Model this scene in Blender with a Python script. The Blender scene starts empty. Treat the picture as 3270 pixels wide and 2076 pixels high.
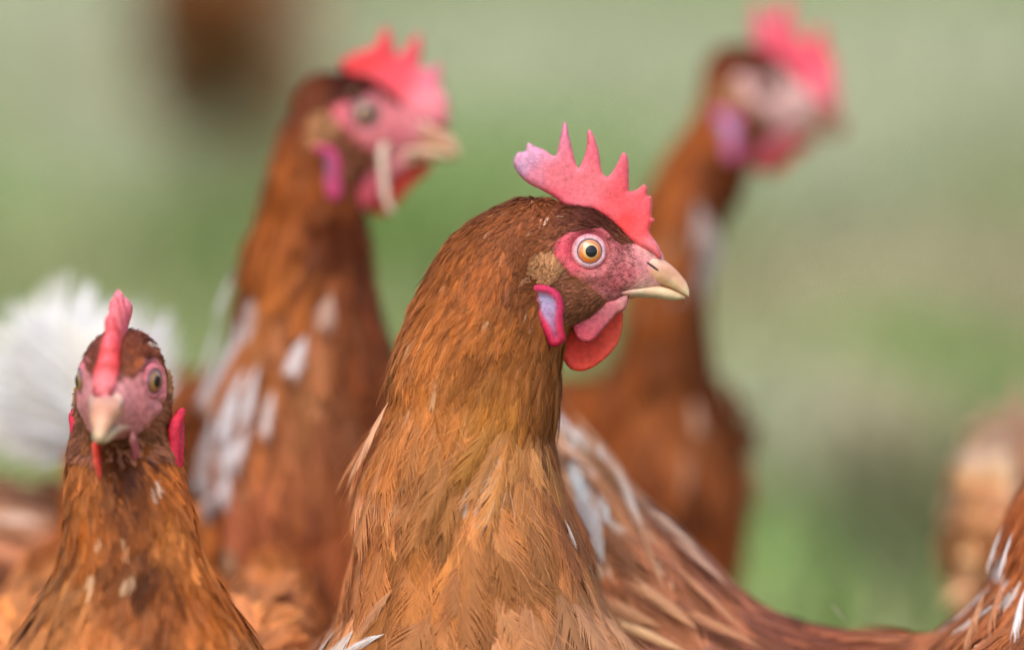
import bpy, bmesh, math, random
import numpy as np
from mathutils import Vector, Matrix
from mathutils.geometry import delaunay_2d_cdt
from mathutils.bvhtree import BVHTree

random.seed(7)
RNG = np.random.default_rng(7)
scene = bpy.context.scene
COL = scene.collection

# ------------------------------------------------------------------ camera
PITCH = math.radians(10.0)
DIST, LENS, SENSOR = 2.3, 200.0, 36.0
R_ = np.array((1.0, 0.0, 0.0))
U_ = np.array((0.0, math.sin(PITCH), math.cos(PITCH)))
F_ = np.array((0.0, math.cos(PITCH), -math.sin(PITCH)))
AIM = np.array((0.0, 0.0, 0.381))
CAM = AIM - F_ * DIST
PX = SENSOR / LENS / 3270.0            # size of one photo pixel at 1 m

cam_data = bpy.data.cameras.new('camera')
cam = bpy.data.objects.new('camera', cam_data)
COL.objects.link(cam)
cam.location = CAM
cam.rotation_euler = (math.radians(90) - PITCH, 0, 0)
cam_data.lens, cam_data.sensor_width = LENS, SENSOR
cam_data.clip_start, cam_data.clip_end = 0.05, 2000
cam_data.dof.use_dof = True
cam_data.dof.focus_distance = 2.296
cam_data.dof.aperture_fstop = 2.4
scene.camera = cam

# ------------------------------------------------------------------ light
SUN_EL, SUN_AZ = 58.0, -14.0           # azimuth: degrees from the camera's side towards its left
world = bpy.data.worlds.new('World')
scene.world = world
world.use_nodes = True
nt = world.node_tree
sky = nt.nodes.new('ShaderNodeTexSky')
sky.sky_type = 'NISHITA'
sky.sun_disc = False
sky.sun_elevation = math.radians(SUN_EL)
sky.sun_rotation = math.radians(180 - SUN_AZ)
sky.air_density, sky.dust_density, sky.ozone_density = 1.0, 4.0, 1.0
bg = nt.nodes['Background']
nt.links.new(sky.outputs[0], bg.inputs[0])
bg.inputs[1].default_value = 0.15
sun_data = bpy.data.lights.new('sun', 'SUN')
sun_data.energy = 1.0
sun_data.angle = math.radians(40)
sun_data.color = (1.0, 0.95, 0.88)
sun = bpy.data.objects.new('sun', sun_data)
COL.objects.link(sun)
_az, _el = math.radians(SUN_AZ), math.radians(SUN_EL)
_to = Vector((math.sin(_az) * math.cos(_el), -math.cos(_az) * math.cos(_el), math.sin(_el)))
sun.rotation_euler = _to.to_track_quat('Z', 'Y').to_euler()
sun.location = (-2, -3, 4)

scene.view_settings.view_transform = 'Standard'
scene.view_settings.look = 'None'
scene.view_settings.exposure = 0.85
scene.view_settings.gamma = 1.0
scene.view_settings.use_curve_mapping = False
scene.render.engine = 'CYCLES'
scene.cycles.use_denoising = True
scene.cycles.max_bounces = 8
scene.cycles.transparent_max_bounces = 8

# ------------------------------------------------------------------ helpers
DS = 3270.0 / 2408.0                   # pixels of the reduced view the measures were read from


def W(u, v, d):
    """world point of photo pixel (u, v) at depth d metres"""
    return CAM + F_ * d + R_ * ((u - 1635.0) * PX * d) - U_ * ((v - 1038.0) * PX * d)


def Wd(u, v, d):
    return W(u * DS, v * DS, d)


def project(P):
    Q = P - CAM
    d = Q @ F_
    return np.stack([(Q @ R_) / (d * PX) + 1635.0, 1038.0 - (Q @ U_) / (d * PX)], -1) / DS


def lin(c):
    c = np.asarray(c, float) / 255.0
    return np.where(c <= 0.04045, c / 12.92, ((c + 0.055) / 1.055) ** 2.4)


def mesh_from(name, V, Fs, cols=None, mat=None, smooth=True):
    """V (n,3); Fs list of index arrays, each (m,3) or (m,4)"""
    me = bpy.data.meshes.new(name)
    V = np.asarray(V, np.float32)
    Fs = [np.asarray(f, np.int32) for f in Fs if len(f)]
    me.vertices.add(len(V))
    me.vertices.foreach_set('co', V.ravel())
    loops = np.concatenate([f.ravel() for f in Fs])
    tot = np.concatenate([np.full(len(f), f.shape[1], np.int32) for f in Fs])
    start = np.concatenate([[0], np.cumsum(tot)[:-1]]).astype(np.int32)
    me.loops.add(len(loops))
    me.loops.foreach_set('vertex_index', loops)
    me.polygons.add(len(tot))
    me.polygons.foreach_set('loop_start', start)
    me.polygons.foreach_set('loop_total', tot)
    me.update(calc_edges=True)
    me.validate()
    me.polygons.foreach_set('use_smooth', np.full(len(me.polygons), smooth))
    if cols is not None:
        set_cols(me, cols)
    if mat:
        me.materials.append(mat)
    return me


def set_cols(me, cols):
    a = me.color_attributes.new('Col', 'FLOAT_COLOR', 'POINT')
    c = np.ones((len(me.vertices), 4), np.float32)
    c[:, :3] = np.clip(cols, 0, 1)
    a.data.foreach_set('color', c.ravel())


def link(name, me, parent=None, inv=None):
    o = bpy.data.objects.new(name, me)
    COL.objects.link(o)
    if parent is not None:
        o.parent = parent
        if inv is not None:
            o.matrix_parent_inverse = inv
    return o


def catmull(P, n):
    P = np.asarray(P, float)
    out = []
    m = len(P)
    for i in range(m - 1):
        p0, p1, p2, p3 = P[max(i - 1, 0)], P[i], P[i + 1], P[min(i + 2, m - 1)]
        for k in range(n):
            t = k / n
            out.append(0.5 * ((2 * p1) + (-p0 + p2) * t + (2 * p0 - 5 * p1 + 4 * p2 - p3) * t * t + (-p0 + 3 * p1 - 3 * p2 + p3) * t ** 3))
    out.append(P[-1])
    return np.array(out)


def loft_raw(sec, n=28, power=2.0, sub=3):
    """sec: rows of centre(3), a(3), b(3) -> rings (k,n,3)"""
    S = catmull(np.array([np.concatenate(s) for s in sec]), sub)
    th = np.linspace(0, 2 * math.pi, n, endpoint=False)
    c, s = np.cos(th), np.sin(th)
    e = 2.0 / power
    c, s = np.sign(c) * np.abs(c) ** e, np.sign(s) * np.abs(s) ** e
    return S[:, None, 0:3] + S[:, None, 3:6] * c[None, :, None] + S[:, None, 6:9] * s[None, :, None]


def rings_mesh(rings):
    k, n = rings.shape[:2]
    V = rings.reshape(-1, 3)
    i, j = np.meshgrid(np.arange(k - 1), np.arange(n), indexing='ij')
    j2 = (j + 1) % n
    F = np.stack([i * n + j, i * n + j2, (i + 1) * n + j2, (i + 1) * n + j], -1).reshape(-1, 4)
    V = np.vstack([V, rings[0].mean(0), rings[-1].mean(0)])
    a, b = k * n, k * n + 1
    jj = np.arange(n)
    T = np.vstack([np.stack([np.full(n, a), (jj + 1) % n, jj], -1),
                   np.stack([np.full(n, b), (k - 1) * n + jj, (k - 1) * n + (jj + 1) % n], -1)])
    return V, F, T


def ellipsoid(c, ax, n=16):
    """ax: 3x3 rows of axis vectors scaled"""
    th = np.linspace(0, math.pi, n)
    ph = np.linspace(0, 2 * math.pi, n * 2, endpoint=False)
    rings = np.array([[np.asarray(c) + ax[0] * math.cos(t) + math.sin(t) * (ax[1] * math.cos(p) + ax[2] * math.sin(p)) for p in ph] for t in th[1:-1]])
    return rings


def join(parts):
    V, Q, T, o = [], [], [], 0
    for v, f, t in parts:
        V.append(v); Q.append(f + o); T.append(t + o); o += len(v)
    return np.vstack(V), np.vstack(Q), np.vstack(T)


def in_poly(x, z, poly):
    poly = np.asarray(poly, float)
    inside = np.zeros(x.shape, bool)
    j = len(poly) - 1
    for i in range(len(poly)):
        xi, zi = poly[i]; xj, zj = poly[j]
        cond = ((zi > z) != (zj > z)) & (x < (xj - xi) * (z - zi) / (zj - zi + 1e-12) + xi)
        inside ^= cond
        j = i
    return inside


def vnoise(P, scale, seed=0):
    """cheap smooth value noise, vectorised, range 0..1"""
    P = np.asarray(P, float) * scale + seed * 17.31
    i = np.floor(P).astype(np.int64)
    f = P - i
    f = f * f * (3 - 2 * f)
    r = 0
    for dx in (0, 1):
        for dy in (0, 1):
            for dz in (0, 1):
                h = (i[:, 0] + dx) * 73856093 ^ (i[:, 1] + dy) * 19349663 ^ (i[:, 2] + dz) * 83492791
                h = (h ^ (h >> 13)) * 1274126177 & 0x7fffffff
                v = (h % 10007) / 10007.0
                w = (f[:, 0] if dx else 1 - f[:, 0]) * (f[:, 1] if dy else 1 - f[:, 1]) * (f[:, 2] if dz else 1 - f[:, 2])
                r = r + w * v
    return r


# ------------------------------------------------------------------ materials
def new_mat(name):
    m = bpy.data.materials.new(name)
    m.use_nodes = True
    t = m.node_tree
    return m, t, t.nodes['Principled BSDF'], t.nodes['Material Output']


def feather_material(name, per_object):
    m, t, p, out = new_mat(name)
    at = t.nodes.new('ShaderNodeAttribute'); at.attribute_name = 'Col'
    col = at.outputs['Color']
    if per_object:
        oi = t.nodes.new('ShaderNodeObjectInfo')
        mx = t.nodes.new('ShaderNodeMix'); mx.data_type = 'RGBA'; mx.blend_type = 'MULTIPLY'
        mx.inputs[0].default_value = 1.0
        t.links.new(at.outputs['Color'], mx.inputs[6]); t.links.new(oi.outputs['Color'], mx.inputs[7])
        col = mx.outputs[2]
    t.links.new(col, p.inputs['Base Color'])
    p.inputs['Roughness'].default_value = 0.55
    p.inputs['Specular IOR Level'].default_value = 0.14
    tr = t.nodes.new('ShaderNodeBsdfTranslucent')
    t.links.new(col, tr.inputs['Color'])
    ms = t.nodes.new('ShaderNodeMixShader'); ms.inputs[0].default_value = 0.22
    t.links.new(p.outputs[0], ms.inputs[1]); t.links.new(tr.outputs[0], ms.inputs[2])
    t.links.new(ms.outputs[0], out.inputs['Surface'])
    return m


def flesh_material(name, scale, strength, sss, rough, streak=False, mottle=(0.8, 1.18)):
    m, t, p, out = new_mat(name)
    at = t.nodes.new('ShaderNodeAttribute'); at.attribute_name = 'Col'
    tc = t.nodes.new('ShaderNodeTexCoord')
    vo = t.nodes.new('ShaderNodeTexVoronoi'); vo.inputs['Scale'].default_value = scale
    no = t.nodes.new('ShaderNodeTexNoise'); no.inputs['Scale'].default_value = scale * 0.28
    no.inputs['Detail'].default_value = 4
    t.links.new(tc.outputs['Object'], vo.inputs['Vector']); t.links.new(tc.outputs['Object'], no.inputs['Vector'])
    rmp = t.nodes.new('ShaderNodeMapRange')
    rmp.inputs[1].default_value, rmp.inputs[2].default_value = 0.3, 0.7
    rmp.inputs[3].default_value, rmp.inputs[4].default_value = mottle
    t.links.new(no.outputs[0], rmp.inputs[0])
    mx = t.nodes.new('ShaderNodeMix'); mx.data_type = 'RGBA'; mx.blend_type = 'MULTIPLY'; mx.inputs[0].default_value = 1
    t.links.new(at.outputs['Color'], mx.inputs[6]); t.links.new(rmp.outputs[0], mx.inputs[7])
    t.links.new(mx.outputs[2], p.inputs['Base Color'])
    ad = t.nodes.new('ShaderNodeMath'); ad.operation = 'MULTIPLY_ADD'
    t.links.new(no.outputs[0], ad.inputs[0]); ad.inputs[1].default_value = 0.35; t.links.new(vo.outputs['Distance'], ad.inputs[2])
    inv_ = t.nodes.new('ShaderNodeMath'); inv_.operation = 'MULTIPLY'; inv_.inputs[1].default_value = -1.0
    t.links.new(ad.outputs[0], inv_.inputs[0]); ad = inv_
    bp = t.nodes.new('ShaderNodeBump'); bp.inputs['Strength'].default_value = strength
    bp.inputs['Distance'].default_value = 0.0012
    t.links.new(ad.outputs[0], bp.inputs['Height']); t.links.new(bp.outputs[0], p.inputs['Normal'])
    p.inputs['Roughness'].default_value = rough
    p.inputs['Specular IOR Level'].default_value = 0.35
    if sss:
        p.inputs['Subsurface Weight'].default_value = sss
        p.inputs['Subsurface Radius'].default_value = (1.0, 0.35, 0.3)
        p.inputs['Subsurface Scale'].default_value = 0.0025
    if streak:
        tr = t.nodes.new('ShaderNodeBsdfTranslucent'); t.links.new(mx.outputs[2], tr.inputs['Color'])
        ms = t.nodes.new('ShaderNodeMixShader'); ms.inputs[0].default_value = 0.3
        t.links.new(p.outputs[0], ms.inputs[1]); t.links.new(tr.outputs[0], ms.inputs[2])
        t.links.new(ms.outputs[0], out.inputs['Surface'])
    return m


M_PLUME = feather_material('feather_merged', False)
M_FEATHER = feather_material('feather_single', True)
M_COMB = flesh_material('comb_flesh', 1900, 0.38, 0.22, 0.5, True)
M_SKIN = flesh_material('face_skin', 1500, 0.32, 0.15, 0.55, False, (0.66, 1.22))
M_BEAK = flesh_material('beak_horn', 500, 0.12, 0.12, 0.38)
M_LEG = flesh_material('leg_scale', 500, 0.5, 0.0, 0.5)


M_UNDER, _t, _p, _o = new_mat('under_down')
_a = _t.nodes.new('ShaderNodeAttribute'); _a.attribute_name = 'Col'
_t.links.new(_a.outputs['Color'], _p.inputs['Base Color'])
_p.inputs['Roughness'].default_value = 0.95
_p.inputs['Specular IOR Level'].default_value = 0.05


def eye_material():
    m, t, p, out = new_mat('eye_gloss')
    at = t.nodes.new('ShaderNodeAttribute'); at.attribute_name = 'Col'
    tc = t.nodes.new('ShaderNodeTexCoord')
    no = t.nodes.new('ShaderNodeTexNoise'); no.inputs['Scale'].default_value = 900
    t.links.new(tc.outputs['Object'], no.inputs['Vector'])
    rmp = t.nodes.new('ShaderNodeMapRange')
    rmp.inputs[3].default_value, rmp.inputs[4].default_value = 0.7, 1.25
    t.links.new(no.outputs[0], rmp.inputs[0])
    mx = t.nodes.new('ShaderNodeMix'); mx.data_type = 'RGBA'; mx.blend_type = 'MULTIPLY'; mx.inputs[0].default_value = 1
    t.links.new(at.outputs['Color'], mx.inputs[6]); t.links.new(rmp.outputs[0], mx.inputs[7])
    t.links.new(mx.outputs[2], p.inputs['Base Color'])
    p.inputs['Roughness'].default_value = 0.35
    p.inputs['Coat Weight'].default_value = 1.0
    p.inputs['Coat Roughness'].default_value = 0.03
    return m


M_EYE = eye_material()
M_BLACK, _t, _p, _o = new_mat('pupil_black')
_p.inputs['Base Color'].default_value = (0.006, 0.006, 0.008, 1)
_p.inputs['Roughness'].default_value = 0.06
M_NOSTRIL, _t, _p, _o = new_mat('nostril_dark')
_p.inputs['Base Color'].default_value = (0.03, 0.02, 0.012, 1)
_p.inputs['Roughness'].default_value = 0.8


def noise_mat(name, c1, c2, scale, rough, bump=0.0):
    m, t, p, out = new_mat(name)
    tc = t.nodes.new('ShaderNodeTexCoord')
    no = t.nodes.new('ShaderNodeTexNoise'); no.inputs['Scale'].default_value = scale; no.inputs['Detail'].default_value = 6
    t.links.new(tc.outputs['Object'], no.inputs['Vector'])
    cr = t.nodes.new('ShaderNodeValToRGB')
    cr.color_ramp.elements[0].position, cr.color_ramp.elements[1].position = 0.38, 0.62
    cr.color_ramp.elements[0].color = (*c1, 1); cr.color_ramp.elements[1].color = (*c2, 1)
    t.links.new(no.outputs[0], cr.inputs[0]); t.links.new(cr.outputs[0], p.inputs['Base Color'])
    p.inputs['Roughness'].default_value = rough
    if bump:
        b = t.nodes.new('ShaderNodeBump'); b.inputs['Strength'].default_value = bump
        t.links.new(no.outputs[0], b.inputs['Height']); t.links.new(b.outputs[0], p.inputs['Normal'])
    return m


M_GROUND = noise_mat('pasture_soil', (0.24, 0.22, 0.12), (0.19, 0.24, 0.09), 3.0, 0.9, 0.6)
M_STRAW = noise_mat('dry_straw', (0.5, 0.38, 0.28), (0.6, 0.48, 0.37), 300, 0.6)


def grass_material():
    m, t, p, out = new_mat('grass_blade')
    at = t.nodes.new('ShaderNodeAttribute'); at.attribute_name = 'Col'
    t.links.new(at.outputs['Color'], p.inputs['Base Color'])
    p.inputs['Roughness'].default_value = 0.42
    tr = t.nodes.new('ShaderNodeBsdfTranslucent'); t.links.new(at.outputs['Color'], tr.inputs['Color'])
    ms = t.nodes.new('ShaderNodeMixShader'); ms.inputs[0].default_value = 0.3
    t.links.new(p.outputs[0], ms.inputs[1]); t.links.new(tr.outputs[0], ms.inputs[2])
    t.links.new(ms.outputs[0], out.inputs['Surface'])
    return m


M_GRASS = grass_material()

# ------------------------------------------------------------------ ground and grass
bm = bmesh.new()
bmesh.ops.create_grid(bm, x_segments=8, y_segments=8, size=400)
me = bpy.data.meshes.new('ground'); bm.to_mesh(me); bm.free()
me.materials.append(M_GROUND)
ground = link('ground', me)
ground['kind'] = 'structure'
ground['label'] = 'green and straw coloured pasture ground under the hens'

# dark, light and lush spots of the pasture: (u, v) in the reduced view, radius m, kind
SPOTS = [(2210, 1130, .10, 'lush'), (1790, 600, .16, 'lush'), (2120, 740, .09, 'dark'), (2060, 1230, .10, 'dark'),
         (330, 210, .16, 'dry'), (560, 200, .20, 'dry'), (400, 640, .10, 'dry'), (2000, 800, .16, 'dry'), (2380, 780, .16, 'dry'),
         (150, 480, .14, 'green'), (1180, 420, .2, 'green'), (930, 690, .12, 'lush'), (470, 660, .10, 'lush'), (2150, 960, .12, 'green'),
         (1820, 1400, .08, 'green'), (1980, 1080, .10, 'dry'), (1250, 180, .3, 'pale'), (2250, 200, .35, 'pale'), (120, 90, .35, 'pale'),
         (250, 440, .14, 'pale'), (1900, 480, .14, 'pale'), (1760, 1080, .07, 'pale'), (2100, 1380, .07, 'dark')]
KIND = {'lush': (0.10, 0.2, 0.012), 'dark': (0.11, 0.125, 0.045), 'green': (0.25, 0.40, 0.10), 'dry': (0.44, 0.37, 0.23), 'pale': (0.48, 0.51, 0.33)}


def ground_hit(u, v):
    p = Wd(u, v, 1.0) - CAM
    return CAM + p * (-CAM[2] / p[2])


def make_grass():
    rng = np.random.default_rng(3)
    areas = [(-1.5, 1.5, -1.2, 1.0, 10000), (-1.0, 1.0, 1.0, 4.2, 48000), (-1.5, 1.5, 4.2, 8.0, 30000), (-5, 5, 5.0, 20.0, 22000), (-4, 4, -1.5, 5.0, 16000)]
    B = np.vstack([np.stack([rng.uniform(a, b, n), rng.uniform(c, d, n), np.zeros(n)], -1) for a, b, c, d, n in areas])
    n = len(B)
    big = vnoise(B, 2.2, 1) * 0.6 + vnoise(B, 6.5, 2) * 0.4
    dry = np.clip((big - 0.45) * 4 + rng.normal(0, 0.35, n), 0, 1)
    green = np.array((0.235, 0.335, 0.085)); pale = np.array((0.46, 0.44, 0.25))
    c = green[None] * (1 - dry[:, None]) + pale[None] * dry[:, None]
    for u, v, r, k in SPOTS:
        g = ground_hit(u, v)
        dd = (B[:, 0] - g[0]) ** 2 + ((B[:, 1] - g[1]) / 2.2) ** 2
        w = np.clip(np.exp(-dd / (2 * (r * 0.62) ** 2)) * 1.15, 0, 1)[:, None]
        c = c * (1 - w) + np.array(KIND[k])[None] * w
    c = c * rng.uniform(0.7, 1.3, (n, 1))
    far = np.clip((B[:, 1] - 3) / 6, 0, 1)
    h = rng.uniform(0.025, 0.075, n) * (0.7 + 0.6 * big) * (1 + 0.3 * far)
    w = rng.uniform(0.0018, 0.0036, n) * (1 + 1.5 * far)
    ang = rng.uniform(0, 2 * math.pi, n)
    lean = rng.uniform(0.15, 1.1, n)
    side = np.stack([np.cos(ang), np.sin(ang), np.zeros(n)], -1)
    fw = np.stack([-np.sin(ang), np.cos(ang), np.zeros(n)], -1)
    up = np.array((0, 0, 1.0))
    mid = B + fw * (h * lean * 0.35)[:, None] + up * (h * 0.6)[:, None]
    tip = B + fw * (h * lean)[:, None] + up * (h * (1 - 0.25 * lean))[:, None]
    V = np.stack([B - side * w[:, None], B + side * w[:, None], mid + side * (w * .8)[:, None], mid - side * (w * .8)[:, None], tip], 1).reshape(-1, 3)
    i = np.arange(n)[:, None] * 5
    me = mesh_from('grass', V, [i + np.array([[0, 1, 2, 3]]), i + np.array([[3, 2, 4]])], np.repeat(c, 5, 0), M_GRASS)
    o = link('grass', me)
    o['kind'] = 'stuff'; o['label'] = 'short green grass with dry straw coloured patches'; o['category'] = 'grass'


make_grass()


# ------------------------------------------------------------------ feathers
def feather_template(nb, segs, shape, seed, curve=0.12, camber=0.35, rachis=True):
    """unit feather along +y; returns V, quads, factor"""
    r = random.Random(seed)
    V, Q, fac = [], [], []

    def width(t):
        if shape == 'hackle':
            return 0.5 * min(1, (t * 3.5 + 0.15)) ** 0.7 * max(0.05, 1 - t) ** 0.45
        if shape == 'tail':
            return 0.5 * min(1, t * 3 + 0.1) ** 0.6 * max(0.25, 1 - max(0, t - 0.6) ** 2 * 4.5)
        return 0.5 * max(0.12, math.sin(math.pi * min(1, t * 0.86 + 0.07))) ** 0.65

    def zz(x, y):
        return -camber * x * x * 0.8 - curve * y * y + 0.0 * y

    if rachis:
        n = 5
        b = len(V)
        for k in range(n + 1):
            y = 0.96 * k / n
            hw = 0.012 * (1 - y) + 0.003
            V += [(-hw, y, zz(0, y) + 0.006), (hw, y, zz(0, y) + 0.006)]
            fac += [1.14, 1.14]
        Q += [(b + 2 * k, b + 2 * k + 1, b + 2 * k + 3, b + 2 * k + 2) for k in range(n)]
    for side in (-1, 1):
        off, cnt, shade = 0.0, 0, 1.0
        for i in range(nb):
            if cnt <= 0:
                cnt = r.randint(2, 6) if nb > 10 else r.randint(1, 2)
                off = r.gauss(0, 0.03); shade = r.uniform(0.92, 1.06)
            cnt -= 1
            t = 0.03 + 0.94 * i / max(1, nb - 1)
            w = width(t) * r.uniform(0.78, 1.12)
            sweep = (0.34 + 0.12 * t) * (1.0 if t < 0.8 else 1 - (t - 0.8) * 2.2) + off + r.gauss(0, 0.02)
            hb, ht = 1.0 / nb, 0.1 / nb
            f = shade * r.uniform(0.92, 1.08)
            b = len(V)
            dz = r.gauss(0, 0.006)
            for k in range(segs + 1):
                s = k / segs
                x = side * w * s ** 0.9
                y = t + sweep * s ** 1.25
                h = hb * (1 - s) + ht * s
                V += [(x, y - h, zz(x, y - h) + dz * s), (x, y + h, zz(x, y + h) + dz * s)]
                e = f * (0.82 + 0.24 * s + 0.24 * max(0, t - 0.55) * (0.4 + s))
                fac += [e, e]
            Q += [(b + 2 * k, b + 2 * k + 1, b + 2 * k + 3, b + 2 * k + 2) for k in range(segs)]
    return np.array(V), np.array(Q), np.array(fac)


TPL = {
    'tiny': [feather_template(3, 1, 'round', s, rachis=False) for s in range(4)],
    'small': [feather_template(9, 2, 'round', s + 10, rachis=False) for s in range(5)],
    'hackle': [feather_template(18, 2, 'hackle', s + 20) for s in range(6)],
    'medium': [feather_template(22, 3, 'round', s + 30) for s in range(6)],
    'large': [feather_template(44, 3, 'round', s + 40) for s in range(8)],
    'coarse': [feather_template(9, 1, 'round', s + 50, rachis=False) for s in range(4)],
    'coarse_hackle': [feather_template(9, 1, 'hackle', s + 60, rachis=False) for s in range(4)],
    'tail': [feather_template(30, 2, 'tail', s + 70, curve=0.05, camber=0.5) for s in range(3)],
}
def brush_template(n, seed, segs=2):
    """soft small feather: a splay of fine strands with a rounded end"""
    r = random.Random(seed)
    V, Q, fac = [], [], []
    for i in range(n):
        q = (i + 0.5) / n * 2 - 1
        q = q + r.gauss(0, 0.12)
        x0, y0 = q * 0.16, r.uniform(0, 0.3)
        x1, y1 = q * 0.5, (1 - 0.33 * q * q) * r.uniform(0.86, 1.06)
        f = r.uniform(0.78, 1.16)
        h0, h1 = 0.75 / n, 0.2 / n
        b = len(V)
        lift = r.uniform(-0.02, 0.03)
        for k in range(segs + 1):
            t = k / segs
            x = x0 + (x1 - x0) * t ** 0.8
            y = y0 + (y1 - y0) * t
            h = h0 * (1 - t) + h1 * t
            z = -0.12 * y * y - 0.3 * x * x + lift * t
            V += [(x - h, y, z), (x + h, y, z)]
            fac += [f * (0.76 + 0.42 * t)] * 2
        Q += [(b + 2 * k, b + 2 * k + 1, b + 2 * k + 3, b + 2 * k + 2) for k in range(segs)]
    return np.array(V), np.array(Q), np.array(fac)


TPL['tiny'] = [brush_template(5, s, 1) for s in range(5)]
TPL['small'] = [brush_template(12, s + 10, 2) for s in range(6)]
TPL['mid'] = [feather_template(12, 1, 'round', s + 80, rachis=False) for s in range(5)]
TPL['broad'] = [feather_template(28, 2, 'round', s + 90) for s in range(8)]
TPL['dense'] = [brush_template(8, s + 50, 1) for s in range(5)]
# a loose filament: one thin, gently bent strand
TPL['wisp'] = [(np.array([(-.5, 0, 0), (.5, 0, 0), (-.4 + b, .5, -.03), (.4 + b, .5, -.03), (-.1 + 3 * b, 1, -.14), (.1 + 3 * b, 1, -.14)]), np.array([(0, 1, 3, 2), (2, 3, 5, 4)]), np.array([.9, .9, 1.05, 1.05, 1.2, 1.2])) for b in (-3., 0., 2., 5.)]
TPL_MESH = {}


def template_mesh(kind, i):
    if (kind, i) not in TPL_MESH:
        V, Q, f = TPL[kind][i]
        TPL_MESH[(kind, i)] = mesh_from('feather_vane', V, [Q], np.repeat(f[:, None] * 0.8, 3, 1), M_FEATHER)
    return TPL_MESH[(kind, i)]


def merged_feathers(name, sets):
    """sets: list of (kind, P, lat, dir, nor, L, Wd, col)"""
    VV, QQ, CC, o = [], [], [], 0
    for kind, P, lat, dr, nor, L, Wf, col in sets:
        pick = RNG.integers(0, len(TPL[kind]), len(P))
        for i, (V, Q, f) in enumerate(TPL[kind]):
            m = pick == i
            if not m.any():
                continue
            v = (P[m][:, None] + lat[m][:, None] * (V[:, 0][None] * Wf[m][:, None])[..., None]
                 + dr[m][:, None] * (V[:, 1][None] * L[m][:, None])[..., None]
                 + nor[m][:, None] * (V[:, 2][None] * L[m][:, None])[..., None])
            k = m.sum()
            VV.append(v.reshape(-1, 3))
            QQ.append((Q[None] + (np.arange(k) * len(V))[:, None, None] + o).reshape(-1, 4))
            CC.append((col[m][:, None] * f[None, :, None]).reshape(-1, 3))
            o += k * len(V)
    return mesh_from(name, np.vstack(VV), [np.vstack(QQ)], np.vstack(CC), M_PLUME)


# ------------------------------------------------------------------ heads (head frame in mm, eye centre at x=z=0)
def z1(p):
    return [((x - 922) * .04554, -(y - 1262) * .04554) for x, y in p]


def z2(p):
    return [((x - 922) * .04554, -(y - 152) * .04554) for x, y in p]


COMB_A = z1([(600, 770), (480, 702), (380, 650), (310, 590), (265, 530), (243, 470), (255, 410), (290, 370), (335, 366), (355, 355), (360, 310),
             (375, 282), (400, 292), (430, 315), (480, 330), (530, 355), (570, 385), (600, 405), (625, 400), (640, 340), (655, 270), (672, 190),
             (685, 120), (698, 98), (712, 105), (725, 140), (740, 220), (760, 300), (780, 390), (800, 460), (820, 512), (845, 480), (875, 410),
             (893, 340), (900, 270), (902, 200), (915, 168), (930, 170), (950, 200), (975, 260), (1000, 340), (1015, 420), (1025, 500), (1045, 570),
             (1075, 590), (1110, 570), (1150, 510), (1180, 450), (1205, 390), (1225, 372), (1250, 385), (1268, 430), (1275, 520), (1275, 620),
             (1278, 720), (1310, 720), (1360, 695), (1400, 662), (1420, 657), (1438, 680), (1440, 760), (1465, 757), (1482, 780), (1485, 860),
             (1478, 920), (1480, 960), (1500, 960), (1505, 985), (1480, 1010), (1465, 1050), (1462, 1095), (1500, 1150), (1535, 1200), (1560, 1260),
             (1575, 1330), (1540, 1345), (1480, 1290), (1400, 1250), (1310, 1200), (1230, 1120), (1150, 1040), (1060, 960), (950, 900), (800, 880), (700, 850)])


def px_outline(p, eye, d):
    k = DS * PX * d * 1000
    return [((u - eye[0]) * k, -(v - eye[1]) * k) for u, v in p]


COMB_B = px_outline([(835, 205), (805, 165), (797, 148), (840, 122), (875, 112), (892, 85), (905, 62), (918, 78), (930, 125), (945, 125), (965, 95),
                     (985, 78), (990, 110), (988, 158), (1010, 160), (1038, 148), (1034, 185), (1038, 212), (1055, 235), (1050, 262), (1058, 290),
                     (1020, 300), (990, 295), (960, 280), (930, 240), (890, 215)], (862, 270), 2.52)
COMB_C = px_outline([(1770, 130), (1755, 85), (1748, 40), (1766, 10), (1785, 35), (1800, 50), (1808, 12), (1828, -8), (1842, 25), (1857, 68), (1880, 85),
                     (1903, 50), (1925, 55), (1930, 95), (1948, 110), (1957, 140), (1968, 190), (1975, 235), (1940, 245), (1895, 220), (1855, 175), (1810, 150)],
                    (1803, 205), 2.72)
WATTLE_NEAR = z2([(775, 800), (830, 740), (900, 680), (1040, 600), (1150, 585), (1190, 560), (1255, 545), (1262, 600), (1235, 670), (1175, 705), (1120, 760),
                  (1060, 830), (990, 910), (940, 955), (880, 965), (820, 938), (785, 890)])
WATTLE_FAR = z2([(690, 1110), (680, 1000), (740, 850), (900, 700), (1100, 640), (1215, 680), (1222, 760), (1215, 850), (1180, 960), (1110, 1060), (1010, 1150),
                 (900, 1210), (820, 1218), (740, 1188)])
LOBE = z2([(385, 470), (420, 450), (490, 448), (560, 462), (640, 510), (680, 580), (692, 660), (685, 740), (690, 830), (705, 900), (700, 950), (650, 990),
           (600, 1000), (555, 975), (530, 910), (490, 830), (440, 750), (405, 650), (390, 560)])
SKIN_POLY = [(17.5, 5), (11.7, 9), (5.8, 9.8), (0, 9.8), (-7.4, 8.9), (-12.4, 5), (-16, 1.5), (-12, -4), (-8, -9), (-2, -13), (4, -17), (9, -22), (20, -24), (34, -24), (36, 8), (20, 12)]
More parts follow.
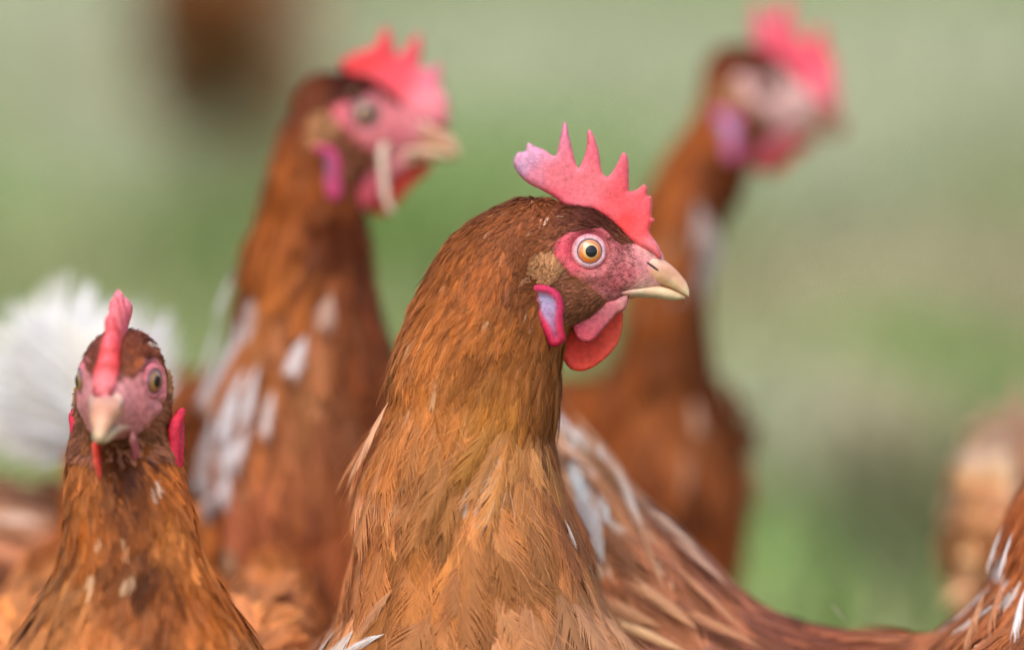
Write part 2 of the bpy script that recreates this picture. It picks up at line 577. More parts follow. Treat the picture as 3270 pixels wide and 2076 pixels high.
# pigment of the bare face: head x, z, colour
SKIN_COL = [(-11, 1, (205, 70, 88)), (-8, -6, (198, 78, 92)), (-4, 10, (190, 80, 92)), (8, 4, (178, 92, 96)), (4, -9, (172, 90, 92)), (-6, -14, (150, 88, 70)),
            (0, -19, (140, 76, 72)), (10, -14, (188, 94, 100)), (15, -9, (204, 104, 112)), (19, -3, (196, 118, 122)), (23, 1, (210, 150, 146)), (12, 6, (150, 70, 72)), (4, 8, (170, 74, 84)),
            (22, -16, (196, 150, 138)), (-16, -8, (150, 98, 66)), (10, -20, (176, 106, 106)), (16, -18, (190, 130, 124))]


def idw(x, y, anchors, p=4.0, eps=1e-6):
    A = np.array([a[:2] for a in anchors], float)
    C = np.array([lin(a[2]) for a in anchors])
    d = (x[:, None] - A[:, 0]) ** 2 + (y[:, None] - A[:, 1]) ** 2 + eps
    w = d ** (-p / 2)
    return (w @ C) / w.sum(1, keepdims=True)


def closed_spline(P, step):
    P = np.asarray(P, float)
    n = len(P)
    out = []
    for i in range(n):
        p0, p1, p2, p3 = P[i - 1], P[i], P[(i + 1) % n], P[(i + 2) % n]
        k = max(1, int(np.linalg.norm(p2 - p1) / step))
        for j in range(k):
            t = j / k
            out.append(0.5 * ((2 * p1) + (-p0 + p2) * t + (2 * p0 - 5 * p1 + 4 * p2 - p3) * t * t + (-p0 + 3 * p1 - 3 * p2 + p3) * t ** 3))
    return np.array(out)


def puffy(outline, step, thick, edge, rim=0.0, wave=0.0, seed=0):
    """solid grown from a 2-D outline, rounded edges; returns V (x, y, z in mm), tris, edge distance, front mask"""
    O = closed_spline(outline, step)
    n = len(O)
    x0, z0 = O.min(0); x1, z1_ = O.max(0)
    gx, gz = np.meshgrid(np.arange(x0, x1, step), np.arange(z0, z1_, step))
    gx = gx + (np.arange(gx.shape[0]) % 2)[:, None] * step * 0.5
    G = np.stack([gx.ravel(), gz.ravel()], -1)
    G = G[in_poly(G[:, 0], G[:, 1], O)]

    def bd(Q):
        A, B = O, np.roll(O, -1, 0)
        AB = B - A
        t = np.clip(((Q[:, None] - A[None]) * AB[None]).sum(-1) / ((AB ** 2).sum(-1)[None] + 1e-9), 0, 1)
        return np.sqrt((((A[None] + AB[None] * t[..., None]) - Q[:, None]) ** 2).sum(-1).min(1))
    dist = bd(G)
    G = G[dist > step * 0.45]
    pts = [Vector(p) for p in np.vstack([O, G])]
    edges = [(i, (i + 1) % n) for i in range(n)]
    vs, _, fs, ov, _, _ = delaunay_2d_cdt(pts, edges, [], 1, 1e-5)
    P = np.array([(v.x, v.y) for v in vs])
    T = np.array([f for f in fs if len(f) == 3], np.int32)
    d = bd(P)
    on = d < 1e-4
    q = np.clip(d / edge, 0, 1)
    h = thick * np.sqrt(1 - (1 - q) ** 2)
    if rim:
        h = h * (1 - rim * np.clip((d - edge) / edge, 0, 1))
    P3 = np.stack([P[:, 0] / 25 + seed, P[:, 1] / 25, np.zeros(len(P))], -1)
    off = (vnoise(P3, 1.3, seed) - 0.5) * 2 * wave
    idx = np.arange(len(P))
    back = idx.copy()
    inner = np.where(~on)[0]
    back[inner] = len(P) + np.arange(len(inner))
    V = np.vstack([np.stack([P[:, 0], off - h, P[:, 1]], -1), np.stack([P[inner, 0], off[inner] + h[inner], P[inner, 1]], -1)])
    D = np.concatenate([d, d[inner]])
    return V, np.vstack([T, back[T][:, ::-1]]), D


HEAD_SEC = [  # x, top, bottom, half width
    (31, 0, -14, 3.5), (27, 2.0, -16.5, 6.0), (22, 4.0, -18, 8.0), (16, 7.0, -19.5, 9.6), (10, 12.0, -22, 12.8), (3, 16.5, -27, 15.6),
    (-5, 18.5, -31, 17.4), (-15, 19.5, -31, 17.6), (-24, 17.0, -20, 14.5), (-30, 11.0, -12, 8.0)]


def head_half_width(x, z):
    xs = np.array([s[0] for s in HEAD_SEC][::-1])
    tp = np.interp(x, xs, [s[1] for s in HEAD_SEC][::-1]); bt = np.interp(x, xs, [s[2] for s in HEAD_SEC][::-1])
    hw = np.interp(x, xs, [s[3] for s in HEAD_SEC][::-1])
    q = np.clip(np.abs((z - (tp + bt) / 2) / ((tp - bt) / 2)), 0, 0.98)
    return hw * (1 - q ** 2.3) ** (1 / 2.3)


class Head:
    def __init__(self, eye_mid, fwd, up, scale=1.0):
        f = np.asarray(fwd, float); f = f / np.linalg.norm(f)
        u = np.asarray(up, float); u = u - f * (u @ f); u = u / np.linalg.norm(u)
        self.f, self.u, self.l = f, u, np.cross(u, f)
        self.o, self.s = np.asarray(eye_mid, float), scale * 0.001

    def w(self, V):
        V = np.asarray(V, float)
        return self.o + (V[..., 0:1] * self.f + V[..., 1:2] * self.l + V[..., 2:3] * self.u) * self.s

    def local(self, P):
        Q = (P - self.o) / self.s
        return np.stack([Q @ self.f, Q @ self.l, Q @ self.u], -1)

    def sections(self):
        return [(self.w(np.array((x, 0, (t + b) / 2))), self.l * w * self.s, self.u * ((t - b) / 2) * self.s) for x, t, b, w in HEAD_SEC]


def comb_colours(V, D, variant):
    x, z = V[:, 0], V[:, 2]
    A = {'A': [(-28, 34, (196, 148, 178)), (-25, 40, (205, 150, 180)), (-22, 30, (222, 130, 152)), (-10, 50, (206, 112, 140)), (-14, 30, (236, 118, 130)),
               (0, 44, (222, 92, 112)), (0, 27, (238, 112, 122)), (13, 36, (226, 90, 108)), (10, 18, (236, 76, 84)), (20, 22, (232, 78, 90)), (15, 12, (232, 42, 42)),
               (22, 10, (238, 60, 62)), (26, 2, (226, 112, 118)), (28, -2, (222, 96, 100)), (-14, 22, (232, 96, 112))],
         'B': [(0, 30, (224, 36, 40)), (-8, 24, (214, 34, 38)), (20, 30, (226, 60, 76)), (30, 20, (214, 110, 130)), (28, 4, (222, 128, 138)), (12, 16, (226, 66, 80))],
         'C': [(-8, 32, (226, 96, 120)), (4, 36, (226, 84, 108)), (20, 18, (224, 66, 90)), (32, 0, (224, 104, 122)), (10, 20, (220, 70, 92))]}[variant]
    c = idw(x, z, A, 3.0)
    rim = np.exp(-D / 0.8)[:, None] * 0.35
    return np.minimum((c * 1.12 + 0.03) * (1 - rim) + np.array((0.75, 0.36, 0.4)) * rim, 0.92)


def build_head_parts(root, inv, hd, comb, variant, fine, comb_scale=1.0, lobe_white=1.0, comb_lean=0.0, lobe_out=0.0, swap=False, wave=1.6, flare=0.1, lid=(196, 156, 164), beak_mul=(1, 1, 1), eye_in=0.35, iris_mul=1.0, eye_turn=13, wattle=1.0, rim_col=None, far_shift=None):
    step = 0.9 if fine else 1.8
    # comb
    O = np.array(comb)
    if comb_scale != 1.0:
        O = np.where(O[:, 1:2] > 12, np.stack([O[:, 0] * (0.5 + 0.5 * comb_scale), 12 + (O[:, 1] - 12) * comb_scale], -1), O)
    V, T, D = puffy(O, step, 2.6, 3.2, wave=wave, seed=3)
    base = np.clip((22 - V[:, 2]) / 16, 0, 1)
    V[:, 1] *= 1 + 0.9 * base
    V[:, 1] += comb_lean * np.clip(V[:, 2] - 14, 0, 60)
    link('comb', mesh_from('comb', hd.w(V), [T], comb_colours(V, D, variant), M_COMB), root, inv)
    # wattles (hang below the jaw) and ear lobes, each on its own side
    for side in (-1, 1):
        V, T, D = puffy((np.array(WATTLE_NEAR if (side < 0) != swap or far_shift else WATTLE_FAR) - (5, -20)) * wattle + (5, -20) + (np.array(far_shift) if far_shift and side > 0 else 0), step, 1.15, 1.5, wave=1.3, seed=5 + side)
        V[:, 1] += side * (8.5 - 0.10 * np.clip(-18 - V[:, 2], 0, 30))
        if (side < 0) != swap:
            c = idw(V[:, 0], V[:, 2], [(0, -28, (206, 96, 112)), (8, -22, (204, 112, 122)), (13, -19, (208, 138, 138)), (-2, -35, (214, 88, 104)), (-5, -30, (190, 70, 92))], 3)
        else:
            c = idw(V[:, 0], V[:, 2], [(0, -45, (255, 92, 72)), (10, -36, (255, 100, 80)), (0, -30, (210, 52, 44)), (-6, -42, (252, 86, 72))], 3)  # bright orange-red paints in the backlight shining through the far wattle
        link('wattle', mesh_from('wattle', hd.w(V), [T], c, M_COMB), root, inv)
        V, T, D = puffy(LOBE, step * 0.8, 2.2, 2.4, rim=0.9, wave=0.3, seed=9)
        y0 = head_half_width(V[:, 0], np.maximum(V[:, 2], -17)) * 0.72 + 4.6 + lobe_out
        t = np.clip((D - 2.5) / 1.5, 0, 1)[:, None]
        up = np.clip((V[:, 2] + 36) / 16, 0, 1)[:, None]
        rimc = idw(V[:, 0], V[:, 2], [(-22, -22, (212, 52, 98)), (-14, -22, (200, 50, 96)), (-18, -30, (216, 50, 90)), (-13, -36, (196, 34, 74))], 3)
        if rim_col:
            rimc = rimc * 0 + lin(rim_col)
        lw_ = np.clip(up * lobe_white, 0, 1)
        cen = lin((190, 172, 212)) * lw_ + lin((150, 40, 88) if lobe_white > 0.3 else (206, 50, 72)) * (1 - lw_)
        c = rimc * (1 - t) + cen * t
        y0 = y0 + flare * np.clip(-11.0 - V[:, 0], 0, 20)
        V[:, 1] = side * (V[:, 1] * -1 + y0)
        link('ear_lobe', mesh_from('ear_lobe', hd.w(V), [T if side < 0 else T[:, ::-1]], c, M_COMB), root, inv)
        # eye
        def turn(V, side=side):
            V = np.array(V, float); a = math.radians(eye_turn) * -side
            x, y = V[..., 0].copy(), V[..., 1] - side * 9.0
            V[..., 0] = x * math.cos(a) - y * math.sin(a) * 1.0
            V[..., 1] = x * math.sin(a) + y * math.cos(a) + side * 9.0
            V[..., 0] -= 1.6 + (eye_turn - 13) * 0.12
            V[..., 1] -= side * eye_in
            return V
        yc = 11.3
        n = 20 if fine else 12
        R = 6.6
        rings, cols = [], []
        th = np.linspace(0.02, math.pi * 0.55, n)
        ph = np.linspace(0, 2 * math.pi, 40, endpoint=False)
        for t_ in th:
            rr = R * math.sin(t_)
            rings.append([(rr * math.cos(p), side * (yc + R * math.cos(t_)), rr * math.sin(p)) for p in ph])
            k = rr
            for p in ph:
                low = 0.5 - 0.5 * math.sin(p)
                if k < 3.2:
                    cc = lin((208, 166, 104))
                elif k < 4.45:
                    cc = lin((226, 112, 20)) * low + lin((196, 122, 76)) * (1 - low)
                else:
                    cc = lin((128, 118, 128))
                cols.append(cc * iris_mul)
        V, Q, T = rings_mesh(np.array(rings))
        cols = np.vstack([cols, [lin((200, 150, 90)), lin((90, 70, 74))]])
        eye = link('eye', mesh_from('eye', hd.w(turn(V)), [Q if side < 0 else Q[:, ::-1], T if side < 0 else T[:, ::-1]], cols, M_EYE), root, inv)
        # pupil: a shallow cap just proud of the eyeball
        rings = [[(0.25 + R * 1.015 * math.sin(a) * math.cos(p), side * (yc + R * 1.015 * math.cos(a)), R * 1.015 * math.sin(a) * math.sin(p)) for p in ph] for a in np.linspace(0.02, 0.37, 8)]
        V, Q, T = rings_mesh(np.array(rings))
        link('pupil', mesh_from('pupil', hd.w(turn(V)), [Q if side < 0 else Q[:, ::-1], T if side < 0 else T[:, ::-1]], None, M_BLACK), eye)
        # eyelid: pale wrinkled ring
        m_, k_ = 64, 12
        rings, cols = [], []
        r_ = random.Random(4)
        for i in range(m_):
            a = 2 * math.pi * i / m_
            tick = 1 + 0.05 * (i % 2)
            ring = []
            for j in range(k_):
                b = 2 * math.pi * j / k_
                rad = 5.95 + 1.15 * math.cos(b) * tick
                y = 15.45 + 0.85 * math.sin(b) * tick - 0.4 * (rad - 5.0)
                ring.append((rad * math.cos(a) * 1.03, side * y, rad * math.sin(a)))
                cols.append(lin((96, 76, 84)) if math.cos(b) < -0.75 else lin(lid) * (1 + 0.14 * (i % 2)) if math.cos(b) < 0.3 else (lin(lid) * 0.5 + lin((196, 96, 108)) * 0.5) * (1 + 0.14 * (i % 2)))  # dark inner rim paints the shadow between lid and eyeball
            rings.append(ring)
        R3 = np.array(rings)
        i, j = np.meshgrid(np.arange(m_), np.arange(k_), indexing='ij')
        Q = np.stack([i * k_ + j, i * k_ + (j + 1) % k_, ((i + 1) % m_) * k_ + (j + 1) % k_, ((i + 1) % m_) * k_ + j], -1).reshape(-1, 4)
        link('eyelid', mesh_from('eyelid', hd.w(turn(R3.reshape(-1, 3))), [Q if side > 0 else Q[:, ::-1]], np.array(cols), M_SKIN), eye)
    # beak
    UP = [(13, -9, -14.6, 8.8), (19, -3.5, -13.6, 8.0), (24, 0, -13.1, 7.2), (28, -1.6, -13.4, 6.3), (32, -4.5, -14.4, 5.3), (35, -7.0, -15.6, 4.3), (37.5, -9.8, -17.0, 3.2),
          (39.4, -12.4, -17.9, 2.1), (40.5, -15.2, -18.4, 0.9)]
    LO = [(9, -15.6, -18.4, 8.2), (16, -13.9, -18.6, 7.0), (22, -13.2, -18.8, 6.1), (28, -13.6, -19.2, 5.2), (33, -15.0, -19.8, 4.2), (37, -17.0, -19.8, 2.8), (39, -18.2, -19.3, 1.1)]
    objs = []
    for nm, SEC, pw in (('upper_beak', UP, 2.3), ('lower_beak', LO, 2.2)):
        sec = [(np.array((x, 0, (t + b) / 2)), np.array((0, w, 0)), np.array((0, 0, (t - b) / 2))) for x, t, b, w in SEC]
        V, Q, T = rings_mesh(loft_raw(sec, 28, pw, 4))
        if nm == 'upper_beak':
            c = idw(V[:, 0], V[:, 2], [(19, -1, (208, 132, 132)), (21, -8, (198, 112, 116)), (23.5, -6, (204, 136, 132)), (26, -3, (210, 178, 154)), (29, -2.5, (184, 142, 122)), (34, -8, (188, 138, 110)), (38, -11.5, (196, 150, 120)),
                                       (27, -10, (196, 152, 112)), (16, -12, (206, 122, 118)), (22, -12.5, (204, 156, 122)), (34, -14, (204, 172, 134)), (40, -17, (206, 182, 146))], 3)
        else:
            c = idw(V[:, 0], V[:, 2], [(12, -17, (206, 150, 136)), (24, -15, (196, 164, 130)), (34, -17, (186, 162, 126)), (39, -19, (160, 138, 100)), (22, -19, (186, 168, 146)), (34, -20, (196, 180, 148))], 3)
        objs.append(link(nm, mesh_from(nm, hd.w(V), [Q, T], c * np.array(beak_mul), M_BEAK), root, inv))
    for side in (-1, 1):
        y = 6.55
        a = np.array((2.9, -side * 0.5, -2.0)); b = np.array((0.3, 0, 0.55)); cz = np.array((0, 0.5, 0))
        V, Q, T = rings_mesh(ellipsoid((25.4, side * y, -6.0), (a, b, cz), 8))
        link('nostril', mesh_from('nostril', hd.w(V), [Q, T], None, M_NOSTRIL), objs[0])


# ------------------------------------------------------------------ the hen
TRUNK = [(125, 224, 8, 8), (115, 220, 36, 34), (95, 212, 56, 52), (60, 202, 68, 64), (10, 197, 70, 68), (-40, 203, 67, 66), (-90, 217, 58, 56), (-130, 236, 38, 34), (-155, 250, 10, 10)]


def trunk_sections(pos, yaw, drop=0.0, k=1.0, wide=1.0):
    f = np.array((math.cos(yaw), math.sin(yaw), 0)); l = np.array((-math.sin(yaw), math.cos(yaw), 0)); z = np.array((0, 0, 1.0))
    p = np.array((pos[0], pos[1], 0.0))
    return [(p + f * x * .001 * k + z * (zc * .001 - drop), l * hw * .001 * wide, z * hh * .001) for x, zc, hh, hw in TRUNK]


def slices(rows, inset=0.0, disp=True):
    """rows: v, left, right, depth, half depth (m) -> sections stacked down the picture"""
    out = []
    for v, a, b, d, hd in rows:
        k = DS if disp else 1.0
        px = PX * d
        hw = (b - a) * k * px / 2 - inset
        c = W((a + b) / 2 * k, v * k, d)
        out.append((c, R_ * max(hw, 0.004), -F_ * hd))
    return out


GAIN = {k: np.array(v) for k, v in {1: (1.0, .94, .78), 2: (.86, .80, .68), 3: (.92, .82, .6), 4: (.98, .88, .68), 5: (1.0, .96, .92), 6: (1.2, 1.12, 1.0), 7: (.8, .7, .5)}.items()}


def make_hen(label, hd, lofts, anchors, pos, yaw, comb=COMB_A, variant='A', fine=False, white=(), coarse=1.0, tail=None, singles=0,
             comb_scale=1.0, legs=True, wiggle=0.12, lobe_white=1.0, comb_lean=0.0, gain=1.0, bare=(), lobe_out=0.0, swap=False, skin_tint=None, tint_mix=0.6, contrast=1.0, dense=False, extra=(), **look):
    """lofts: list of (sections, power, attrs) where attrs = list of (L, W, lift) mm per section, head to tail"""
    loc = Vector((pos[0], pos[1], 0))
    root = bpy.data.objects.new('hen', None)
    COL.objects.link(root)
    root.location = loc
    root.empty_display_size = 0.05
    root['label'] = label; root['category'] = 'hen'; root['group'] = 'brown hens in the pasture'
    inv = Matrix.Translation(-loc)
    fw = np.array((math.cos(yaw), math.sin(yaw), 0)); lf = np.array((-math.sin(yaw), math.cos(yaw), 0)); zz = np.array((0, 0, 1.0))
    P0 = np.array(loc)
    all_lofts = list(lofts) + [(hd.sections(), 2.3, [(5.6, 1.5, 11)] * len(HEAD_SEC))]
    parts, GP, GD, GA = [], [], [], []
    for sec, pw, attrs in all_lofts:
        rings = loft_raw(sec, 28, pw, 4)
        parts.append(rings_mesh(rings))
        at = catmull(np.array(attrs, float), 4)
        k = len(rings)
        for i in range(0, k, 2):
            i0, i1 = max(0, i - 1), min(k - 1, i + 1)
            dv = rings[i1] - rings[i0]
            dv /= np.linalg.norm(dv, axis=1, keepdims=True) + 1e-9
            GP.append(rings[i][::3]); GD.append(dv[::3]); GA.append(np.repeat(at[i][None], len(rings[i][::3]), 0))
    for s in (-1, 1):       # thighs and folded wings
        parts.append(rings_mesh(ellipsoid(P0 + fw * 0.01 + lf * s * 0.036 + zz * 0.14, (zz * 0.05, fw * 0.034, lf * 0.026), 10)))
        if hd and not any(b == 'nowing' for b in bare):
            parts.append(rings_mesh(ellipsoid(P0 - fw * 0.02 + lf * s * 0.05 + zz * 0.205, (fw * 0.12 - zz * 0.01, zz * 0.045, lf * 0.022), 10)))
    # ear mound
    for s in (-1, 1):
        parts.append(rings_mesh(ellipsoid(hd.w(np.array((-17.5, s * 13.0, -5.5))), (hd.f * 6.5 * hd.s, hd.u * 6.0 * hd.s, hd.l * 5.5 * hd.s), 8)))
    V, Q, T = join(parts)
    me = mesh_from('raw', V, [Q, T])
    tmp = link('raw', me)
    rm = tmp.modifiers.new('r', 'REMESH'); rm.mode = 'VOXEL'; rm.voxel_size = 0.0019 if fine else 0.0042
    sm = tmp.modifiers.new('s', 'SMOOTH'); sm.factor = 0.5; sm.iterations = 10 if fine else 6
    dg = bpy.context.evaluated_depsgraph_get()
    body_me = bpy.data.meshes.new_from_object(tmp.evaluated_get(dg))
    bpy.data.objects.remove(tmp)
    body_me.name = 'body'
    nv = len(body_me.vertices)
    BV = np.empty(nv * 3, np.float32); body_me.vertices.foreach_get('co', BV); BV = BV.reshape(-1, 3).astype(float)
    # face relief: socket, cheek folds
    H = hd.local(BV)
    r = np.hypot(H[:, 0], H[:, 2])
    face = (H[:, 0] > -20) & (np.abs(H[:, 1]) < 26) & (H[:, 2] > -30) & (H[:, 2] < 22) & (H[:, 0] < 34)
    dy = np.where(face, -2.6 / (1 + np.exp((r - 7.8) / 0.5)) - 0.7 * np.exp(-((r - 8.1) / 0.8) ** 2) + 0.9 * np.exp(-((r - 10.4) / 1.6) ** 2) - 0.5 * np.exp(-((r - 13) / 0.7) ** 2), 0)
    gape = np.exp(-((H[:, 2] + 15.5 + 0.12 * (H[:, 0] - 8)) / 1.1) ** 2) * np.clip((H[:, 0] + 2) / 8, 0, 1)
    dy = dy - np.where(face, 0.9 * gape, 0)
    BV = BV + hd.l[None] * (np.sign(H[:, 1]) * dy * hd.s)[:, None]
    body_me.vertices.foreach_set('co', BV.astype(np.float32).ravel())
    pr = project(BV)
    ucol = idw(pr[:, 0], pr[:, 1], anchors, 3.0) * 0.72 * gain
    skin = face & in_poly(H[:, 0], H[:, 2], SKIN_POLY) & ~((np.abs(H[:, 1]) < 9.5) & (H[:, 2] > 3) & (H[:, 0] < 19))
    ucol[skin] = idw(H[skin, 0], H[skin, 2], SKIN_COL, 3.0) * 0.95
    if skin_tint:
        ucol[skin] = ucol[skin] * (1 - tint_mix) + lin(skin_tint) * tint_mix
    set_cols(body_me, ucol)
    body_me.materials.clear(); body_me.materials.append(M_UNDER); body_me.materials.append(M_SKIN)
    np_ = len(body_me.polygons)
    pc = np.empty(np_ * 3, np.float32); body_me.polygons.foreach_get('center', pc)
    pl = hd.local(pc.reshape(-1, 3).astype(float))
    pf = (pl[:, 0] > -17) & (pl[:, 0] < 34) & (np.abs(pl[:, 1]) < 26) & in_poly(pl[:, 0], pl[:, 2], SKIN_POLY)
    body_me.polygons.foreach_set('material_index', pf.astype(np.int32))
    body_me.polygons.foreach_set('use_smooth', np.ones(len(body_me.polygons), bool))
    body_me.update()
    link('body', body_me, root, inv)

    # ---- plumage
    body_me.calc_loop_triangles()
    nt_ = len(body_me.loop_triangles)
    tri = np.empty(nt_ * 3, np.int32); body_me.loop_triangles.foreach_get('vertices', tri); tri = tri.reshape(-1, 3)
    A, B, C = BV[tri[:, 0]], BV[tri[:, 1]], BV[tri[:, 2]]
    N = np.cross(B - A, C - A); ar = np.linalg.norm(N, axis=1); Nn = N / (ar[:, None] + 1e-12)
    VN = np.zeros((nv, 3)); [np.add.at(VN, tri[:, i], N) for i in range(3)]
    VN /= np.linalg.norm(VN, axis=1, keepdims=True) + 1e-12
    cen = (A + B + C) / 3
    hl = hd.local(cen)
    near = (np.abs(hl) < np.array((45, 30, 35))).all(1)
    prob = ar * (np.where(near, 9.0, 1.0) if fine else np.where(near, 2.0, 1.0))
    n_c = 330000 if fine else (110000 if dense else 45000)
    ti = RNG.choice(nt_, n_c, p=prob / prob.sum())
    b1, b2 = RNG.random(n_c), RNG.random(n_c)
    fl = b1 + b2 > 1; b1[fl], b2[fl] = 1 - b1[fl], 1 - b2[fl]
    P = A[ti] + (B - A)[ti] * b1[:, None] + (C - A)[ti] * b2[:, None]
    Np = VN[tri[ti, 0]] * (1 - b1 - b2)[:, None] + VN[tri[ti, 1]] * b1[:, None] + VN[tri[ti, 2]] * b2[:, None]
    Np /= np.linalg.norm(Np, axis=1, keepdims=True)
    GP, GD, GA = np.vstack(GP), np.vstack(GD), np.vstack(GA)
    D = np.empty((n_c, 3)); At = np.empty((n_c, 3))
    for s in range(0, n_c, 20000):
        p = P[s:s + 20000]
        w = 1 / (((p[:, None] - GP[None]) ** 2).sum(-1) + 1.5e-5) ** 2
        w /= w.sum(1, keepdims=True)
        D[s:s + 20000] = w @ GD; At[s:s + 20000] = w @ GA
    L, Wf, lift = At.T.copy()
    HL = hd.local(P)
    facep = (HL[:, 0] > -22) & (np.abs(HL[:, 1]) < 27) & (HL[:, 2] > -30) & (HL[:, 2] < 24) & (HL[:, 0] < 36)
    sk = facep & in_poly(HL[:, 0], HL[:, 2], SKIN_POLY) & ~((np.abs(HL[:, 1]) < 9.5) & (HL[:, 2] > 3) & (HL[:, 0] < 17))
    beaky = facep & (HL[:, 0] > 17)
    ear = facep & (((HL[:, 0] + 17.0) / 7.0) ** 2 + ((HL[:, 2] + 5.5) / 6.5) ** 2 < 1)
    cheek = facep & (HL[:, 0] > -13) & (HL[:, 2] < 2) & ~sk
    L = np.where(ear, 5.0, np.where(cheek, 3.6, L)); Wf = np.where(ear, 1.7, np.where(cheek, 1.3, Wf)); lift = np.where(ear, 24, np.where(cheek, 15, lift))
    if not fine:
        L, Wf = np.maximum(L * coarse, 6), np.maximum(Wf * coarse, 3.4)
    keep = ~(sk | beaky)
    bi = np.where(sk & (HL[:, 0] < 19) & (HL[:, 2] > -20) & (np.hypot(HL[:, 0], HL[:, 2]) > 8.2))[0]
    bi = bi[RNG.random(len(bi)) < np.where(HL[bi, 0] > 7, 0.22, 0.07)][:1400] if fine else bi[:0]
    BR = (P[bi], Np[bi], D[bi])
    # spacing: one feather per cell of its own size
    lev = np.round(np.log2(np.maximum(Wf, 0.5)) * 2).astype(int)
    sel = np.zeros(n_c, bool)
    for lv in np.unique(lev):
        m = np.where((lev == lv) & keep)[0]
        cell = (2 ** (lv / 2)) * (0.36 if fine else 0.34 if dense else 0.42) * 0.001
        key = np.floor(P[m] / cell).astype(np.int64)
        _, ix = np.unique(key, axis=0, return_index=True)
        sel[m[ix]] = True
    away = (Np @ F_) > 0.25        # the far side carries fewer, plainer feathers
    pp = project(P)
    out_ = (pp[:, 0] < -250) | (pp[:, 0] > 2650) | (pp[:, 1] > 1800)
    sel &= ~((away | out_) & (RNG.random(n_c) < 0.55))
    P, Np, D, L, Wf, lift, HL, cheek, ear = P[sel], Np[sel], D[sel], L[sel], Wf[sel], lift[sel], HL[sel], cheek[sel], ear[sel]
    n = len(P)
    # direction along the surface with a little disorder
    D = D - Np * (D * Np).sum(1, keepdims=True)
    D /= np.linalg.norm(D, axis=1, keepdims=True) + 1e-9
    lat = np.cross(D, Np)
    swirl = (vnoise(P, 38, 4) - 0.5) * 2.2 * wiggle * 2 + RNG.normal(0, wiggle, n)
    D = D * np.cos(swirl)[:, None] + lat * np.sin(swirl)[:, None]
    lf_ = np.radians(np.clip(lift + RNG.normal(0, 4, n), 1, 60))
    D2 = D * np.cos(lf_)[:, None] + Np * np.sin(lf_)[:, None]
    lat = np.cross(D, Np)
    roll = RNG.normal(0, 0.14, n)
    lat = lat * np.cos(roll)[:, None] + Np * np.sin(roll)[:, None]
    nor = np.cross(lat, D2)
    size = RNG.uniform(0.8, 1.2, n)
    L, Wf = L * size * 0.001, Wf * RNG.uniform(0.85, 1.15, n) * 0.001
    pr = project(P)
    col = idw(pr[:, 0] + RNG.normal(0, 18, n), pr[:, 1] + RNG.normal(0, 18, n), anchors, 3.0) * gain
    tone = vnoise(P, 60, 6)
    col = col * (1 + contrast * (-0.50 + 0.55 * tone + 0.45 * vnoise(P, 26, 9)))[:, None] * np.exp(RNG.normal(0, 1.0, n) * np.where(Wf > 0.009, 0.22, np.where(Wf < 0.005, 0.2, 0.15)))[:, None]
    shift = RNG.normal(0, 0.06, n)
    col[:, 2] *= 1 + shift * 1.5; col[:, 0] *= 1 - shift * 0.4
    pale = RNG.random(n) < (0.010 if fine else 0.006)
    col[pale] = col[pale] * 0.55 + lin((226, 190, 150)) * 0.45
    facing = (Np @ F_) < 0.25
    for u, v, ru, rv, pb, c in white:
        m = (((pr[:, 0] - u) / ru) ** 2 + ((pr[:, 1] - v) / rv) ** 2 < 1) & (RNG.random(n) < pb) & facing
        col[m] = lin(c) * RNG.uniform(0.85, 1.1, (m.sum(), 1))
    if len(ear):
        col[ear] = lin((172, 124, 84)) * RNG.uniform(0.6, 1.35, (ear.sum(), 1))
        ch = cheek & ~ear
        col[ch] = lin((140, 88, 64)) * RNG.uniform(0.5, 1.45, (ch.sum(), 1))
    P = P - Np * (0.00012 + 0.012 * L[:, None])
    W_mm = Wf * 1000
    if fine:
        kind = np.where(W_mm < 2.3, 'tiny', np.where(W_mm < 5, 'small', np.where(W_mm < 9, 'hackle', np.where(W_mm < 12, 'medium', 'broad'))))
        kind = np.where((W_mm >= 9) & (((Np @ F_) > 0.25) | (pr[:, 1] > 1600)), 'coarse', kind)
    else:
        kind = np.where(W_mm < 9, 'dense', np.where((L / Wf) > 2.4, 'coarse_hackle', 'mid' if dense else 'coarse'))
        kind = np.where((kind == 'mid') & (((Np @ F_) > 0.25) | (pr[:, 1] > 1600)), 'coarse', kind)
    single = np.zeros(n, bool)
    if singles:
        vis = (pr[:, 0] > -10) & (pr[:, 0] < 2418) & (pr[:, 1] > -10) & (pr[:, 1] < 1535) & ((Np @ F_) < -0.15)
        score = np.where(vis, Wf * L * -(Np @ F_), 0)
        single[np.argsort(-score)[:singles]] = True
        for i in np.where(single)[0]:
            kd = 'large' if W_mm[i] > 9 else 'hackle'
            k = int(RNG.integers(0, len(TPL[kd])))
            o = link('feather', template_mesh(kd, k), root, inv)
            o.matrix_basis = Matrix(np.vstack([np.stack([lat[i] * Wf[i], D2[i] * L[i], nor[i] * L[i], P[i]], 1), [0, 0, 0, 1]]))
            o.color = (*np.clip(col[i] * 1.22, 0, 1), 1)
    sets = [(k, P[m], lat[m], D2[m], nor[m], L[m], Wf[m], col[m]) for k in TPL for m in [(kind == k) & ~single] if m.any()]
    if fine:        # loose filaments standing off the coat
        m = RNG.random(n) < np.where(W_mm > 5, 1.0, 0.35)
        m &= W_mm > 1.9
        rep_ = np.repeat(np.where(m)[0], np.where(W_mm[m] > 9, 4, np.where(W_mm[m] > 5, 2, 1)))
        k = len(rep_)
        ang = RNG.normal(0, 0.3, k)
        dw = D2[rep_] * np.cos(ang)[:, None] + lat[rep_] * np.sin(ang)[:, None] + Np[rep_] * RNG.normal(0.05, 0.07, k)[:, None]
        dw /= np.linalg.norm(dw, axis=1, keepdims=True)
        lw = np.cross(dw, Np[rep_])
